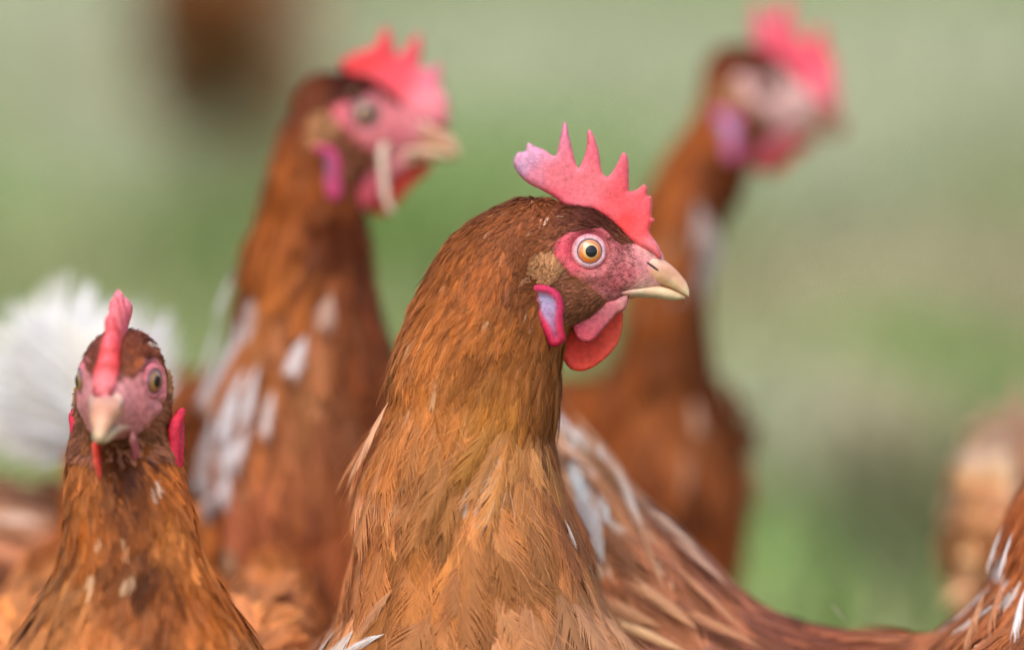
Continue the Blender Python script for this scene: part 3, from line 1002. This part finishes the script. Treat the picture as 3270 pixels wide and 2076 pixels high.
        pw_ = P[rep_] + D2[rep_] * (L[rep_] * RNG.uniform(0.1, 0.75, k))[:, None] + lat[rep_] * (Wf[rep_] * RNG.uniform(-.45, .45, k))[:, None] + Np[rep_] * (0.0006 + 0.02 * L[rep_])[:, None]
        sets.append(('wisp', pw_, lw, dw, np.cross(lw, dw), np.clip(L[rep_] * RNG.uniform(0.3, 0.6, k), .003, .016), RNG.uniform(.00010, .0002, k), col[rep_] * RNG.uniform(.9, 1.35, (k, 1))))
    if fine and len(BR[0]):
        k = len(BR[0])
        bd_ = BR[2] - BR[1] * (BR[2] * BR[1]).sum(1, keepdims=True)
        bd_ = bd_ / (np.linalg.norm(bd_, axis=1, keepdims=True) + 1e-9) + BR[1] * 0.35 + RNG.normal(0, 0.15, (k, 3))
        bd_ /= np.linalg.norm(bd_, axis=1, keepdims=True)
        bl = np.cross(bd_, BR[1])
        sets.append(('wisp', BR[0], bl, bd_, np.cross(bl, bd_), RNG.uniform(.0012, .0026, k), RNG.uniform(.00009, .00016, k), lin((92, 48, 36)) * RNG.uniform(.5, 1.6, (k, 1))))
    pm = link('plumage', merged_feathers('plumage', sets), root, inv)
    pm['kind'] = 'stuff'

    # ---- single feathers that stand out by their colour: base (u, v), tip (u, v), width px, colour
    if extra:
        bvh = BVHTree.FromPolygons([Vector(v) for v in BV], [tuple(int(i) for i in t) for t in tri])
        for u0, v0, u1, v1, wpx, c in extra:
            a, b = Wd(u0, v0, 1.0) - CAM, Wd(u1, v1, 1.0) - CAM
            h0 = bvh.ray_cast(Vector(CAM), Vector(a).normalized()); h1 = bvh.ray_cast(Vector(CAM), Vector(b).normalized())
            if h0[0] is None:
                continue
            p0 = np.array(h0[0]); nrm = np.array(h0[1])
            p1 = np.array(h1[0]) if h1[0] is not None else CAM + b / np.linalg.norm(b) * np.linalg.norm(p0 - CAM)
            if np.linalg.norm(p1 - p0) > 0.12:
                p1 = CAM + b / np.linalg.norm(b) * np.linalg.norm(p0 - CAM)
            toc = (CAM - p0) / np.linalg.norm(CAM - p0)
            nrm = nrm if nrm @ toc > 0 else -nrm
            off = 0.0045 if fine else 0.009
            p0 = p0 + nrm * (off * 0.5) + toc * off * 0.4; p1 = p1 + nrm * off + toc * off * 0.6
            ln = np.linalg.norm(p1 - p0); dr = (p1 - p0) / ln
            lt = np.cross(dr, nrm); lt /= np.linalg.norm(lt); nn = np.cross(lt, dr)
            kd = 'hackle' if wpx / (math.hypot(u1 - u0, v1 - v0) + 1) < (0.4 if fine else 0.17) else 'medium'
            o = link('feather', template_mesh(kd, int(RNG.integers(0, 6))), root, inv)
            wm = wpx * DS * PX * np.linalg.norm(p0 - CAM)
            o.matrix_basis = Matrix(np.vstack([np.stack([lt * wm, dr * ln, nn * ln, p0], 1), [0, 0, 0, 1]]))
            o.color = (*np.clip(lin(c) * 1.22, 0, 1), 1)

    # ---- tail
    if tail:
        tp, td, tl, tcol, spread, cnt = tail['pos'], tail['dir'], tail['len'], tail['col'], tail.get('spread', 0.5), tail.get('n', 10)
        td = td / np.linalg.norm(td)
        sd = tail.get('side', lf)
        sd = sd - td * (sd @ td); sd /= np.linalg.norm(sd)
        nr = np.cross(sd, td)
        for i in range(cnt):
            q = (i + 0.5) / cnt * 2 - 1
            a = q * spread
            d = td * math.cos(a) + nr * math.sin(a)
            s_ = 1 if i % 2 else -1
            lt = np.cross(d, sd * s_)
            d = d + sd * s_ * 0.10; d /= np.linalg.norm(d)
            nn = np.cross(lt, d)
            ln = tl * (1 - 0.25 * abs(q)) * random.uniform(0.9, 1.08)
            p = tp + sd * s_ * (0.004 + 0.004 * (i // 2)) + nr * q * 0.012
            o = link('tail_feather', template_mesh('tail', i % 3), root, inv)
            wd = ln * tail.get('wide', 0.30)
            o.matrix_basis = Matrix(np.vstack([np.stack([lt * wd, d * ln, nn * ln, p], 1), [0, 0, 0, 1]]))
            o.color = (*np.clip(lin(tcol[i % len(tcol)]) * 1.2, 0, 1), 1)
    build_head_parts(root, inv, hd, comb, variant, fine, comb_scale, lobe_white, comb_lean, lobe_out, swap, **look)

    # ---- legs
    if legs:
        for s in (-1, 1):
            b = P0 + lf * s * 0.036
            sec = [(b + zz * h + fw * x, lf * rr, fw * rr) for h, x, rr in ((0.125, 0.0, 0.010), (0.10, -0.004, 0.008), (0.075, -0.012, 0.0075), (0.045, -0.006, 0.0062), (0.016, 0.0, 0.0066), (0.008, 0.003, 0.008))]
            ps = [rings_mesh(loft_raw(sec, 12, 2, 2))]
            for ang, ln in ((0, .055), (0.6, .045), (-0.6, .045), (math.pi, .02)):
                dd = fw * math.cos(ang) + lf * math.sin(ang)
                nn = np.cross(dd, zz)
                ps.append(rings_mesh(loft_raw([(b + dd * ln * q + zz * hz, nn * rr, zz * rr) for q, hz, rr in ((0, .009, .006), (.3, .008, .0055), (.6, .0065, .005), (.85, .005, .004), (1.0, .004, .0028), (1.2, .002, .0008))], 8, 2, 2)))
            V, Q, T = join(ps)
            link('leg', mesh_from('leg', V, [Q, T], np.repeat(lin((206, 170, 96))[None], len(V), 0), M_LEG), root, inv)
    return root


def attrs(rows):
    return [tuple(r) for r in rows]


def ramp(n, a, b):
    return [tuple(np.array(a) + (np.array(b) - np.array(a)) * i / max(1, n - 1)) for i in range(n)]


TR_ATTR = ramp(len(TRUNK), (30, 16, 8), (44, 20, 7))

# ---- the hen with the spiky comb, head in profile
EYE1 = W(1882, 804, 2.312)
hd1 = Head(EYE1, R_, U_)
rows = [(630, 1655, 1750, 6), (652, 1602, 1785, 10), (692, 1520, 1800, 15), (760, 1436, 1808, 20), (850, 1374, 1797, 24), (950, 1320, 1822, 27), (1050, 1280, 1822, 29), (1150, 1252, 1800, 30), (1235, 1244, 1794, 31),
        (1290, 1232, 1782, 33), (1350, 1205, 1772, 37), (1430, 1182, 1778, 42), (1540, 1168, 1798, 47), (1620, 1165, 1828, 51), (1830, 1125, 1885, 59), (1950, 1085, 1938, 63), (2080, 1020, 1990, 67),
        (2250, 1000, 2020, 68), (2450, 1020, 2000, 66), (2700, 1110, 1920, 56), (2850, 1220, 1800, 38), (2950, 1370, 1660, 12)]
rows = [(v, a, b, 2.312 + max(0, h - 30) * 0.0008, h * .001) for v, a, b, h in rows]
at1 = [(6, 1.7, 9), (6, 1.7, 9), (7, 2.0, 8), (8, 2.4, 7), (9, 3.0, 7), (10, 3.6, 6), (12, 4.2, 6), (15, 4.8, 6), (19, 6.0, 5), (23, 8.0, 6), (27, 10.5, 7), (29, 12.5, 7), (30, 13.5, 7), (32, 16, 8), (34, 18, 8), (35, 19, 8),
       (36, 17, 7), (36, 18, 7), (36, 18, 7), (34, 18, 7), (34, 18, 7), (30, 16, 7)]
pos1 = W(1530, 2250, 2.34); yaw1 = math.radians(-90)
pos1 = (pos1[0], pos1[1] + 0.115)
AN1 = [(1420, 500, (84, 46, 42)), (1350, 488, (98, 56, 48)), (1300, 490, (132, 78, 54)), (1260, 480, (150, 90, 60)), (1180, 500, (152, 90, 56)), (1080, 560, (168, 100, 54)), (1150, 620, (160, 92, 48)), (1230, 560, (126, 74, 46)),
       (1240, 660, (112, 66, 40)), (1000, 680, (178, 108, 58)), (1100, 740, (172, 102, 50)), (960, 820, (184, 118, 68)), (1180, 780, (152, 92, 44)), (1280, 860, (140, 88, 50)), (1050, 880, (172, 108, 54)),  # first entry: shadow beside the face painted into the neck colour
       (1180, 930, (188, 128, 62)), (930, 940, (190, 122, 66)), (1290, 960, (150, 90, 54)), (890, 1010, (222, 162, 122)), (960, 1050, (194, 130, 84)), (1080, 1050, (192, 132, 80)), (1240, 1040, (206, 150, 102)),
       (1310, 1070, (136, 86, 66)), (860, 1200, (198, 136, 94)), (940, 1200, (178, 118, 72)), (1050, 1200, (190, 128, 80)), (1200, 1180, (202, 138, 90)), (1290, 1220, (196, 136, 92)), (1320, 1150, (150, 96, 70)),
       (900, 1330, (192, 130, 88)), (1020, 1330, (180, 118, 72)), (1150, 1340, (184, 122, 76)), (1320, 1350, (212, 156, 120)), (1420, 1450, (222, 172, 140)), (850, 1450, (200, 148, 116)), (1000, 1450, (206, 150, 114)), (1200, 1470, (206, 150, 114))]
EX1 = [(910, 1495, 825, 1532, 30, (232, 228, 226)), (775, 1480, 740, 1540, 30, (230, 222, 216)), (1316, 1225, 1336, 1280, 20, (230, 222, 218)),
        (1345, 1330, 1400, 1440, 34, (218, 160, 118)), (1380, 1290, 1445, 1420, 20, (212, 158, 122)), (925, 950, 858, 1070, 50, (232, 178, 138)), (905, 960, 842, 1060, 44, (236, 188, 152)), (900, 1010, 840, 1110, 40, (226, 172, 132)),
       (940, 985, 880, 1130, 34, (206, 140, 92)), (1312, 1000, 1322, 1090, 24, (120, 76, 66)), (1322, 1060, 1342, 1160, 18, (132, 86, 74)), (930, 1390, 860, 1480, 40, (206, 150, 110))]
WH1 = [(1172, 1056, 18, 14, 0.9, (222, 206, 190)), (1325, 1262, 14, 30, 0.8, (224, 210, 200)), (790, 1490, 60, 60, 0.35, (226, 214, 204)), (1290, 505, 9, 7, 0.6, (220, 190, 168))]
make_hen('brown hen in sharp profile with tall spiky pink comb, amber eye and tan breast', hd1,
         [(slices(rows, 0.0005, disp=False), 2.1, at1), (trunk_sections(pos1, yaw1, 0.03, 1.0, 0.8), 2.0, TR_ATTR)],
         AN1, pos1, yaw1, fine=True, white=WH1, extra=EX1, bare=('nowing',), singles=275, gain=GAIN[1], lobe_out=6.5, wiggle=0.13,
         tail=dict(pos=np.array((pos1[0], pos1[1] + 0.11, 0.205)), dir=np.array((0.1, 1.0, -0.12)), len=0.08, col=[(190, 130, 90), (220, 200, 185)], spread=0.4))

# ---- hen facing the camera with the raised white tail
EYE4 = Wd(276, 897, 2.262)
ya, pi_ = math.radians(7), math.radians(7)
hd4 = Head(EYE4, -F_ * math.cos(ya) * math.cos(pi_) - R_ * math.sin(ya) - U_ * math.sin(pi_), U_)
rows = [(808, 225, 345, 2.28, .014), (850, 192, 384, 2.282, .02), (920, 176, 402, 2.286, .022), (1000, 164, 415, 2.288, .024), (1090, 150, 432, 2.284, .026), (1200, 146, 458, 2.278, .03), (1300, 138, 482, 2.272, .036),
        (1400, 92, 536, 2.27, .044), (1480, 48, 584, 2.272, .052), (1560, 10, 620, 2.275, .06), (1700, 0, 640, 2.28, .066), (1900, 0, 640, 2.285, .066), (2100, 60, 580, 2.29, .058), (2250, 160, 470, 2.29, .04), (2350, 260, 380, 2.29, .012)]
pos4 = Wd(320, 1750, 2.30); pos4 = (pos4[0] - 0.004, pos4[1] + 0.10); yaw4 = math.radians(-92)
t4 = Wd(255, 1045, 2.55)
q4 = np.array((pos4[0], pos4[1] + 0.06, 0.19))
root4 = [(q4 * (1 - k) + t4 * k, R_ * r, np.array((0, 0.5, 0.85)) * r) for k, r in ((0.0, .045), (0.45, .036), (0.8, .024), (1.06, .010))]
AN4 = [(215, 820, (110, 62, 54)), (340, 820, (120, 66, 50)), (400, 900, (170, 100, 60)), (290, 1100, (72, 36, 22)), (170, 1150, (176, 110, 62)), (420, 1120, (176, 104, 54)), (300, 1200, (104, 58, 28)), (200, 1250, (168, 98, 46)),
       (440, 1250, (196, 128, 74)), (330, 1330, (92, 50, 26)), (480, 1400, (190, 116, 62)), (180, 1380, (190, 130, 84)), (280, 1400, (164, 98, 54)), (400, 1420, (120, 70, 42)), (100, 1480, (206, 140, 92)), (250, 1500, (190, 124, 78)), (430, 1500, (178, 110, 62)), (580, 1480, (206, 140, 96)), (150, 1700, (190, 124, 80)), (450, 1700, (180, 112, 70))]
make_hen('brown hen facing forward with narrow upright pink comb and raised white tail behind it', hd4,
         [(slices(rows, 0.001), 2.1, ramp(len(rows), (8, 4, 7), (40, 19, 9))), (trunk_sections(pos4, yaw4, 0.035), 2.0, TR_ATTR), (root4, 2.0, ramp(4, (34, 15, 8), (30, 13, 9)))],
         AN4, pos4, yaw4, white=[(360, 812, 18, 10, 0.6, (222, 206, 190)), (355, 1130, 18, 14, .5, (190, 160, 140))], comb_scale=0.62, lobe_white=0.15, comb_lean=0.0, gain=GAIN[4], coarse=0.7, lobe_out=3.0, contrast=1.3, dense=True, rim_col=(226, 52, 78), swap=True, skin_tint=(214, 140, 140), wave=0.4, flare=0.42, lid=(204, 120, 128), iris_mul=0.4, eye_in=0.3, eye_turn=24, beak_mul=(0.92, 0.86, 0.88),
         tail=dict(pos=Wd(255, 1045, 2.55), dir=-R_ * 0.66 + U_ * 1.0 + F_ * 0.15, len=0.06, col=[(238, 238, 240), (230, 228, 228), (236, 232, 224)], spread=0.58, n=16, wide=0.85, side=F_ + R_ * 0.3))

# ---- hen with the straw in its beak
EYE2 = Wd(862, 270, 2.535)
hd2 = Head(EYE2, R_, U_, 1.016)
rows = [(208, 760, 850, .010), (232, 712, 870, .016), (290, 668, 850, .024), (400, 628, 835, .028), (480, 610, 860, .030), (560, 578, 872, .032), (640, 562, 880, .034), (750, 548, 905, .038), (850, 520, 935, .044),
        (950, 498, 955, .050), (1050, 490, 965, .056), (1200, 490, 975, .060), (1350, 500, 980, .062), (1529, 530, 960, .058), (1680, 590, 900, .042), (1780, 680, 820, .014)]
rows = [(v, a, b, 2.535 + max(0, h - .03) * .9, h) for v, a, b, h in rows]
yaw2 = math.radians(4)
pos2 = Wd(700, 1250, 2.56); pos2 = (pos2[0] - 0.085, pos2[1] + 0.01)
AN2 = [(850, 200, (74, 34, 26)), (700, 240, (124, 64, 36)), (640, 350, (168, 96, 44)), (700, 420, (156, 84, 32)), (780, 500, (112, 56, 28)), (850, 560, (120, 62, 40)), (600, 540, (172, 98, 46)), (680, 620, (176, 104, 48)),
       (860, 680, (128, 70, 46)), (620, 720, (190, 124, 84)), (740, 700, (170, 106, 66)), (850, 800, (140, 78, 48)), (600, 860, (186, 116, 70)), (720, 850, (186, 128, 88)), (880, 900, (130, 72, 46)), (640, 1000, (176, 108, 70)), (760, 1020, (158, 94, 60)),
       (560, 1120, (156, 92, 66)), (700, 1180, (150, 84, 52)), (640, 1320, (132, 74, 46)), (780, 1350, (124, 68, 40)), (680, 1500, (110, 60, 34)), (100, 1240, (212, 160, 130)), (60, 1330, (150, 92, 62)), (80, 1450, (120, 66, 46))]  # last entry paints in the shade low under the back
WH2 = [(560, 560, 26, 60, .7, (206, 186, 182)), (545, 740, 34, 90, .8, (216, 206, 206)), (600, 690, 26, 40, .4, (206, 190, 186)), (480, 1010, 42, 90, .95, (226, 224, 226)), (570, 920, 36, 80, .8, (222, 214, 214)), (690, 820, 30, 30, .7, (214, 200, 196)), (640, 980, 18, 40, .6, (212, 196, 190)), (520, 1180, 16, 20, .8, (206, 196, 196)),
       (60, 1235, 130, 16, .6, (226, 196, 176))]
make_hen('brown hen with pale straw hanging from its beak and white streaked shoulder', hd2,
         [(slices(rows, 0.001), 2.1, ramp(len(rows), (9, 4.4, 7), (40, 18, 9))), (trunk_sections(pos2, yaw2, 0.02), 2.0, TR_ATTR)],
         AN2, pos2, yaw2, comb=COMB_B, variant='B', white=WH2, gain=GAIN[2], lobe_white=0.35, lid=(126, 100, 102), iris_mul=0.5, eye_in=0.8, beak_mul=(1.0, 0.92, 0.95), skin_tint=(206, 112, 118), lobe_out=9.5, wattle=1.35, far_shift=(9, -1), rim_col=(214, 70, 124),
         extra=[(580, 530, 545, 620, 44, (206, 188, 186)), (575, 640, 545, 730, 50, (218, 210, 212)), (560, 720, 510, 850, 54, (226, 222, 224)), (500, 950, 470, 1110, 70, (234, 232, 234)), (530, 960, 500, 1110, 50, (226, 222, 224)), (590, 870, 545, 1010, 56, (230, 226, 228)), (620, 860, 590, 990, 40, (224, 216, 216)),
                (720, 790, 690, 870, 50, (216, 204, 202)), (650, 920, 635, 1010, 34, (214, 200, 196)), (770, 690, 750, 760, 60, (196, 160, 140)), (530, 1160, 510, 1200, 34, (214, 204, 204)), (600, 1010, 585, 1060, 34, (206, 196, 196))],
         tail=dict(pos=np.array((pos2[0] - 0.125, pos2[1] + 0.0, 0.225)), dir=np.array((-0.9, 0.0, 0.3)), len=0.10, col=[(190, 120, 80), (226, 214, 204)], spread=0.4))

# ---- tall hen standing at the back
EYE3 = Wd(1803, 205, 2.74)
pt = math.radians(7)
hd3 = Head(EYE3, R_ * math.cos(pt) - U_ * math.sin(pt), U_, 1.01)
rows = [(148, 1735, 1815, .010), (180, 1685, 1825, .016), (270, 1630, 1790, .024), (340, 1582, 1775, .028), (420, 1530, 1762, .030), (500, 1505, 1715, .031), (600, 1490, 1680, .032), (700, 1480, 1668, .035), (850, 1450, 1672, .042),
        (1000, 1395, 1690, .050), (1150, 1350, 1716, .056), (1300, 1330, 1728, .060), (1450, 1345, 1725, .058), (1600, 1390, 1690, .045), (1720, 1470, 1620, .014)]
rows = [(v, a, b, 2.74 + max(0, h - .03) * .9, h) for v, a, b, h in rows]
yaw3 = math.radians(12)
pos3 = Wd(1530, 1250, 2.78); pos3 = (pos3[0] - 0.075, pos3[1] + 0.01)
AN3 = [(1790, 150, (92, 48, 34)), (1680, 190, (128, 68, 36)), (1620, 290, (158, 88, 36)), (1580, 380, (166, 96, 46)), (1730, 400, (106, 54, 28)), (1560, 500, (162, 94, 46)), (1680, 470, (120, 66, 44)), (1680, 650, (106, 58, 32)),
       (1560, 640, (152, 86, 42)), (1600, 760, (120, 66, 28)), (1500, 800, (144, 82, 40)), (1660, 850, (134, 76, 44)), (1580, 950, (168, 104, 66)), (1480, 940, (140, 78, 40)), (1680, 1000, (170, 104, 66)), (1540, 1080, (124, 66, 34)), (1650, 1100, (136, 74, 40)), (1600, 1220, (150, 84, 48)), (1710, 1250, (164, 94, 54)), (1640, 1400, (140, 78, 42))]
make_hen('tall brown hen standing behind the others, with lilac ear lobe and white throat patch', hd3,
         [(slices(rows, 0.001), 2.1, ramp(len(rows), (9, 4.4, 7), (40, 18, 9))), (trunk_sections(pos3, yaw3, 0.0), 2.0, TR_ATTR)],
         AN3, pos3, yaw3, comb=COMB_C, variant='C', white=[(1660, 555, 36, 62, .8, (210, 196, 192)), (1600, 480, 30, 40, .3, (196, 160, 140)), (1610, 970, 24, 30, .5, (206, 160, 130))], gain=GAIN[3], lobe_white=1.2, skin_tint=(204, 168, 160), tint_mix=0.88, lid=(126, 96, 92), iris_mul=0.35, eye_in=0.8, lobe_out=9.5, wattle=1.2, far_shift=(9, -1), rim_col=(226, 110, 160), beak_mul=(0.55, 0.45, 0.47), extra=[(1650, 500, 1668, 620, 60, (216, 204, 202)), (1640, 470, 1640, 560, 40, (196, 170, 160)), (1615, 940, 1620, 1010, 40, (210, 166, 138))],
         tail=dict(pos=np.array((pos3[0] - 0.12, pos3[1] - 0.02, 0.24)), dir=np.array((-0.9, -0.1, 0.15)), len=0.09, col=[(170, 100, 60)], spread=0.3))

# ---- hen side-on with the dipped back, its neck leaving the picture
HB = [(2540, 1690, 1800, 10, 2.375), (2470, 1590, 1900, 36, 2.378), (2350, 1515, 2000, 54, 2.382), (2200, 1488, 2070, 62, 2.388), (2000, 1488, 2090, 65, 2.40), (1800, 1432, 2060, 66, 2.412), (1600, 1262, 1960, 62, 2.425), (1450, 1115, 1780, 55, 2.437),
      (1345, 1030, 1560, 44, 2.446), (1260, 985, 1280, 28, 2.455), (1200, 975, 1080, 10, 2.46)]
sec5 = [(Wd(u, (a + b) / 2, d), -F_ * h * .001, U_ * ((b - a) / 2 * DS * PX * d)) for u, a, b, h, d in HB]
rows = [(640, 2660, 2760, .010), (680, 2630, 2775, .018), (760, 2575, 2765, .026), (860, 2525, 2740, .029), (980, 2465, 2700, .032), (1090, 2430, 2660, .034), (1170, 2385, 2640, .036), (1250, 2362, 2620, .040), (1320, 2350, 2610, .044), (1390, 2310, 2600, .048),
        (1450, 2250, 2590, .052), (1520, 2200, 2580, .054), (1640, 2180, 2560, .05), (1760, 2260, 2500, .03)]
rows = [(v, a, b, 2.378, h) for v, a, b, h in rows]
EYE5 = Wd(2760, 730, 2.378)
hd5 = Head(EYE5, R_, U_)
pos5 = Wd(1950, 1900, 2.40); yaw5 = math.radians(4)
AN5 = [(1340, 1040, (226, 216, 208)), (1380, 1150, (216, 202, 194)), (1450, 1200, (196, 140, 96)), (1500, 1180, (216, 180, 152)), (1400, 1300, (196, 160, 130)), (1540, 1300, (190, 132, 90)), (1500, 1350, (178, 118, 74)), (1650, 1330, (206, 160, 132)),
       (1600, 1450, (170, 110, 76)), (1700, 1420, (150, 96, 72)), (1480, 1500, (166, 104, 70)), (1780, 1480, (150, 94, 72)), (1900, 1490, (134, 80, 60)), (2050, 1500, (130, 74, 54)), (2200, 1480, (176, 112, 78)), (2300, 1420, (186, 122, 80)),
       (2350, 1300, (172, 98, 52)), (2390, 1200, (178, 104, 56)), (2330, 1500, (140, 82, 54)), (2500, 1200, (176, 104, 58)), (2700, 750, (120, 66, 40))]
WH5 = [(1350, 1090, 60, 110, .75, (228, 222, 220)), (1450, 1200, 26, 90, .5, (226, 206, 190)), (1560, 1300, 50, 30, .4, (220, 190, 168)), (1290, 1480, 60, 40, .4, (222, 190, 160)), (1500, 1440, 160, 60, .22, (224, 190, 160)), (2370, 1270, 26, 60, .45, (226, 220, 218)), (2300, 1380, 40, 50, .35, (222, 206, 196)), (2400, 1400, 40, 60, .4, (214, 200, 190)), (1980, 1478, 14, 8, .9, (226, 206, 196))]
make_hen('brown hen with dipped back and white streaked neck hackles, standing beside the tan breasted hen', hd5,
         [(sec5, 2.0, ramp(len(HB), (34, 15, 6), (46, 17, 9))), (slices(rows, 0.001), 2.1, ramp(len(rows), (9, 4.4, 7), (44, 10, 8)))],
         AN5, pos5, yaw5, white=WH5, gain=GAIN[5], coarse=0.75, dense=True, bare=('nowing',),
         extra=[(1392, 1250, 1348, 1045, 72, (236, 232, 226)), (1435, 1250, 1402, 1080, 56, (234, 228, 220)), (1380, 1200, 1348, 1060, 60, (238, 234, 228)), (1490, 1250, 1452, 1130, 30, (226, 200, 178)), (1510, 1290, 1470, 1170, 24, (230, 212, 198)), (1430, 1330, 1385, 1190, 70, (220, 212, 206)),
                (1640, 1330, 1540, 1240, 34, (222, 190, 168)), (1700, 1400, 1600, 1310, 40, (206, 164, 140)), (1560, 1400, 1500, 1240, 22, (206, 156, 118)), (1750, 1510, 1600, 1360, 26, (196, 142, 108)), (1640, 1490, 1520, 1400, 40, (200, 150, 112)), (1560, 1480, 1440, 1430, 44, (196, 146, 108)),
                (1620, 1540, 1480, 1480, 34, (226, 184, 140)), (1780, 1540, 1640, 1470, 36, (190, 134, 98)), (1990, 1495, 1965, 1478, 24, (230, 216, 208)), (2320, 1365, 2245, 1460, 24, (236, 232, 232)), (2365, 1230, 2345, 1310, 20, (230, 226, 226)), (2385, 1240, 2362, 1330, 18, (234, 230, 230)), (2405, 1255, 2385, 1345, 16, (230, 224, 222)),
                (2340, 1280, 2325, 1340, 12, (216, 206, 204)), (2345, 1390, 2290, 1530, 34, (196, 140, 100)), (2390, 1350, 2350, 1480, 36, (190, 130, 92)), (2420, 1400, 2400, 1500, 24, (232, 224, 222)), (2300, 1390, 2160, 1500, 40, (196, 138, 104)), (2260, 1420, 2080, 1520, 40, (180, 120, 90))],
         tail=dict(pos=Wd(1290, 1060, 2.45), dir=-R_ * 0.3 + U_ * 0.1 + F_ * 1.0, len=0.06, col=[(228, 222, 218), (196, 130, 86)], spread=0.4, n=8))

# ---- hen feeding further off, tail to the camera
pos6 = Wd(2600, 1500, 2.80); yaw6 = math.radians(80)
pos6 = (pos6[0], pos6[1])
e6 = np.array((pos6[0] + 0.05, pos6[1] + 0.24, 0.15))
hd6 = Head(e6, np.array((0.2, 0.8, -0.6)), np.array((0, 0.6, 0.8)))
f6 = np.array((math.cos(yaw6), math.sin(yaw6), 0)); l6 = np.array((-f6[1], f6[0], 0))
P6 = np.array((pos6[0], pos6[1], 0))
nk6 = [(e6 + np.array((0, -0.02, 0.0)), l6 * .018, np.array((0, .5, .8)) * .02), (e6 * 0.6 + (P6 + f6 * .08 + np.array((0, 0, .20))) * 0.4, l6 * .028, np.array((0, .5, .8)) * .032), (P6 + f6 * .07 + np.array((0, 0, .19)), l6 * .045, np.array((0, .3, .9)) * .05), (P6 + f6 * .02 + np.array((0, 0, .19)), l6 * .05, np.array((0, 0, 1.0)) * .055)]
AN6 = [(2300, 1350, (226, 172, 122)), (2380, 1100, (230, 206, 186)), (2500, 1300, (214, 160, 112)), (2600, 1400, (196, 132, 86))]
make_hen('tan rumped hen with drooping white tail feeding further off, half hidden by the streaked neck', hd6,
         [(nk6, 2.0, ramp(4, (14, 6, 7), (36, 16, 8))), (trunk_sections(pos6, yaw6, 0.03), 2.0, TR_ATTR)], AN6, pos6, yaw6, gain=GAIN[6],
         tail=dict(pos=P6 - f6 * 0.12 + np.array((-0.0, 0, 0.225)), dir=-f6 * 0.5 + np.array((-0.2, 0, 0.45)), len=0.075, col=[(234, 222, 214), (222, 180, 150)], spread=0.5, wide=0.4))

# ---- far hen at the top edge
pos7 = Wd(548, 8, 5.0); yaw7 = math.radians(-100)
e7 = np.array((pos7[0], pos7[1] - 0.13, 0.37))
hd7 = Head(e7, np.array((0.3, -1, 0)), np.array((0, 0, 1.0)))
P7 = np.array((pos7[0], pos7[1], 0))
f7 = np.array((math.cos(yaw7), math.sin(yaw7), 0)); l7 = np.array((-f7[1], f7[0], 0))
nk7 = [(e7 - f7 * .02 + np.array((0, 0, .012)), l7 * .016, f7 * .018), (e7 - f7 * .03 + np.array((0, 0, -.05)), l7 * .028, f7 * .028), (P7 + f7 * .085 + np.array((0, 0, .25)), l7 * .045, f7 * .045), (P7 + f7 * .075 + np.array((0, 0, .19)), l7 * .06, f7 * .05)]
AN7 = [(530, 0, (104, 64, 20)), (645, 0, (232, 204, 184)), (560, -100, (130, 76, 40))]  # first entry: dark brown carries the belly's shade in the colour
make_hen('brown hen far off in the grass, cut by the edge of the picture', hd7,
         [(nk7, 2.0, ramp(4, (10, 5, 7), (36, 16, 8))), (trunk_sections(pos7, yaw7, 0.0), 2.0, TR_ATTR)], AN7, pos7, yaw7, gain=GAIN[7],
         tail=dict(pos=P7 - f7 * 0.12 + np.array((0, 0, 0.25)), dir=-f7 * 0.7 + np.array((0, 0, 0.7)), len=0.1, col=[(226, 210, 196)], spread=0.4))

# ---- straw hanging from a beak
pts = [Wd(905, 335, 2.518), Wd(898, 365, 2.515), Wd(903, 420, 2.514), Wd(908, 470, 2.514), Wd(922, 500, 2.515)]
pts = catmull(np.array(pts), 6)
sec = [(p, R_ * 0.0019 * (1 - 0.25 * i / len(pts)), -F_ * 0.0006) for i, p in enumerate(pts)]
V, Q, T = rings_mesh(loft_raw(sec, 8, 2, 1))
st = link('straw', mesh_from('straw', V, [Q, T], None, M_STRAW))
st['label'] = 'pale dry straw stalk hanging from the beak of a brown hen'
st['category'] = 'straw'
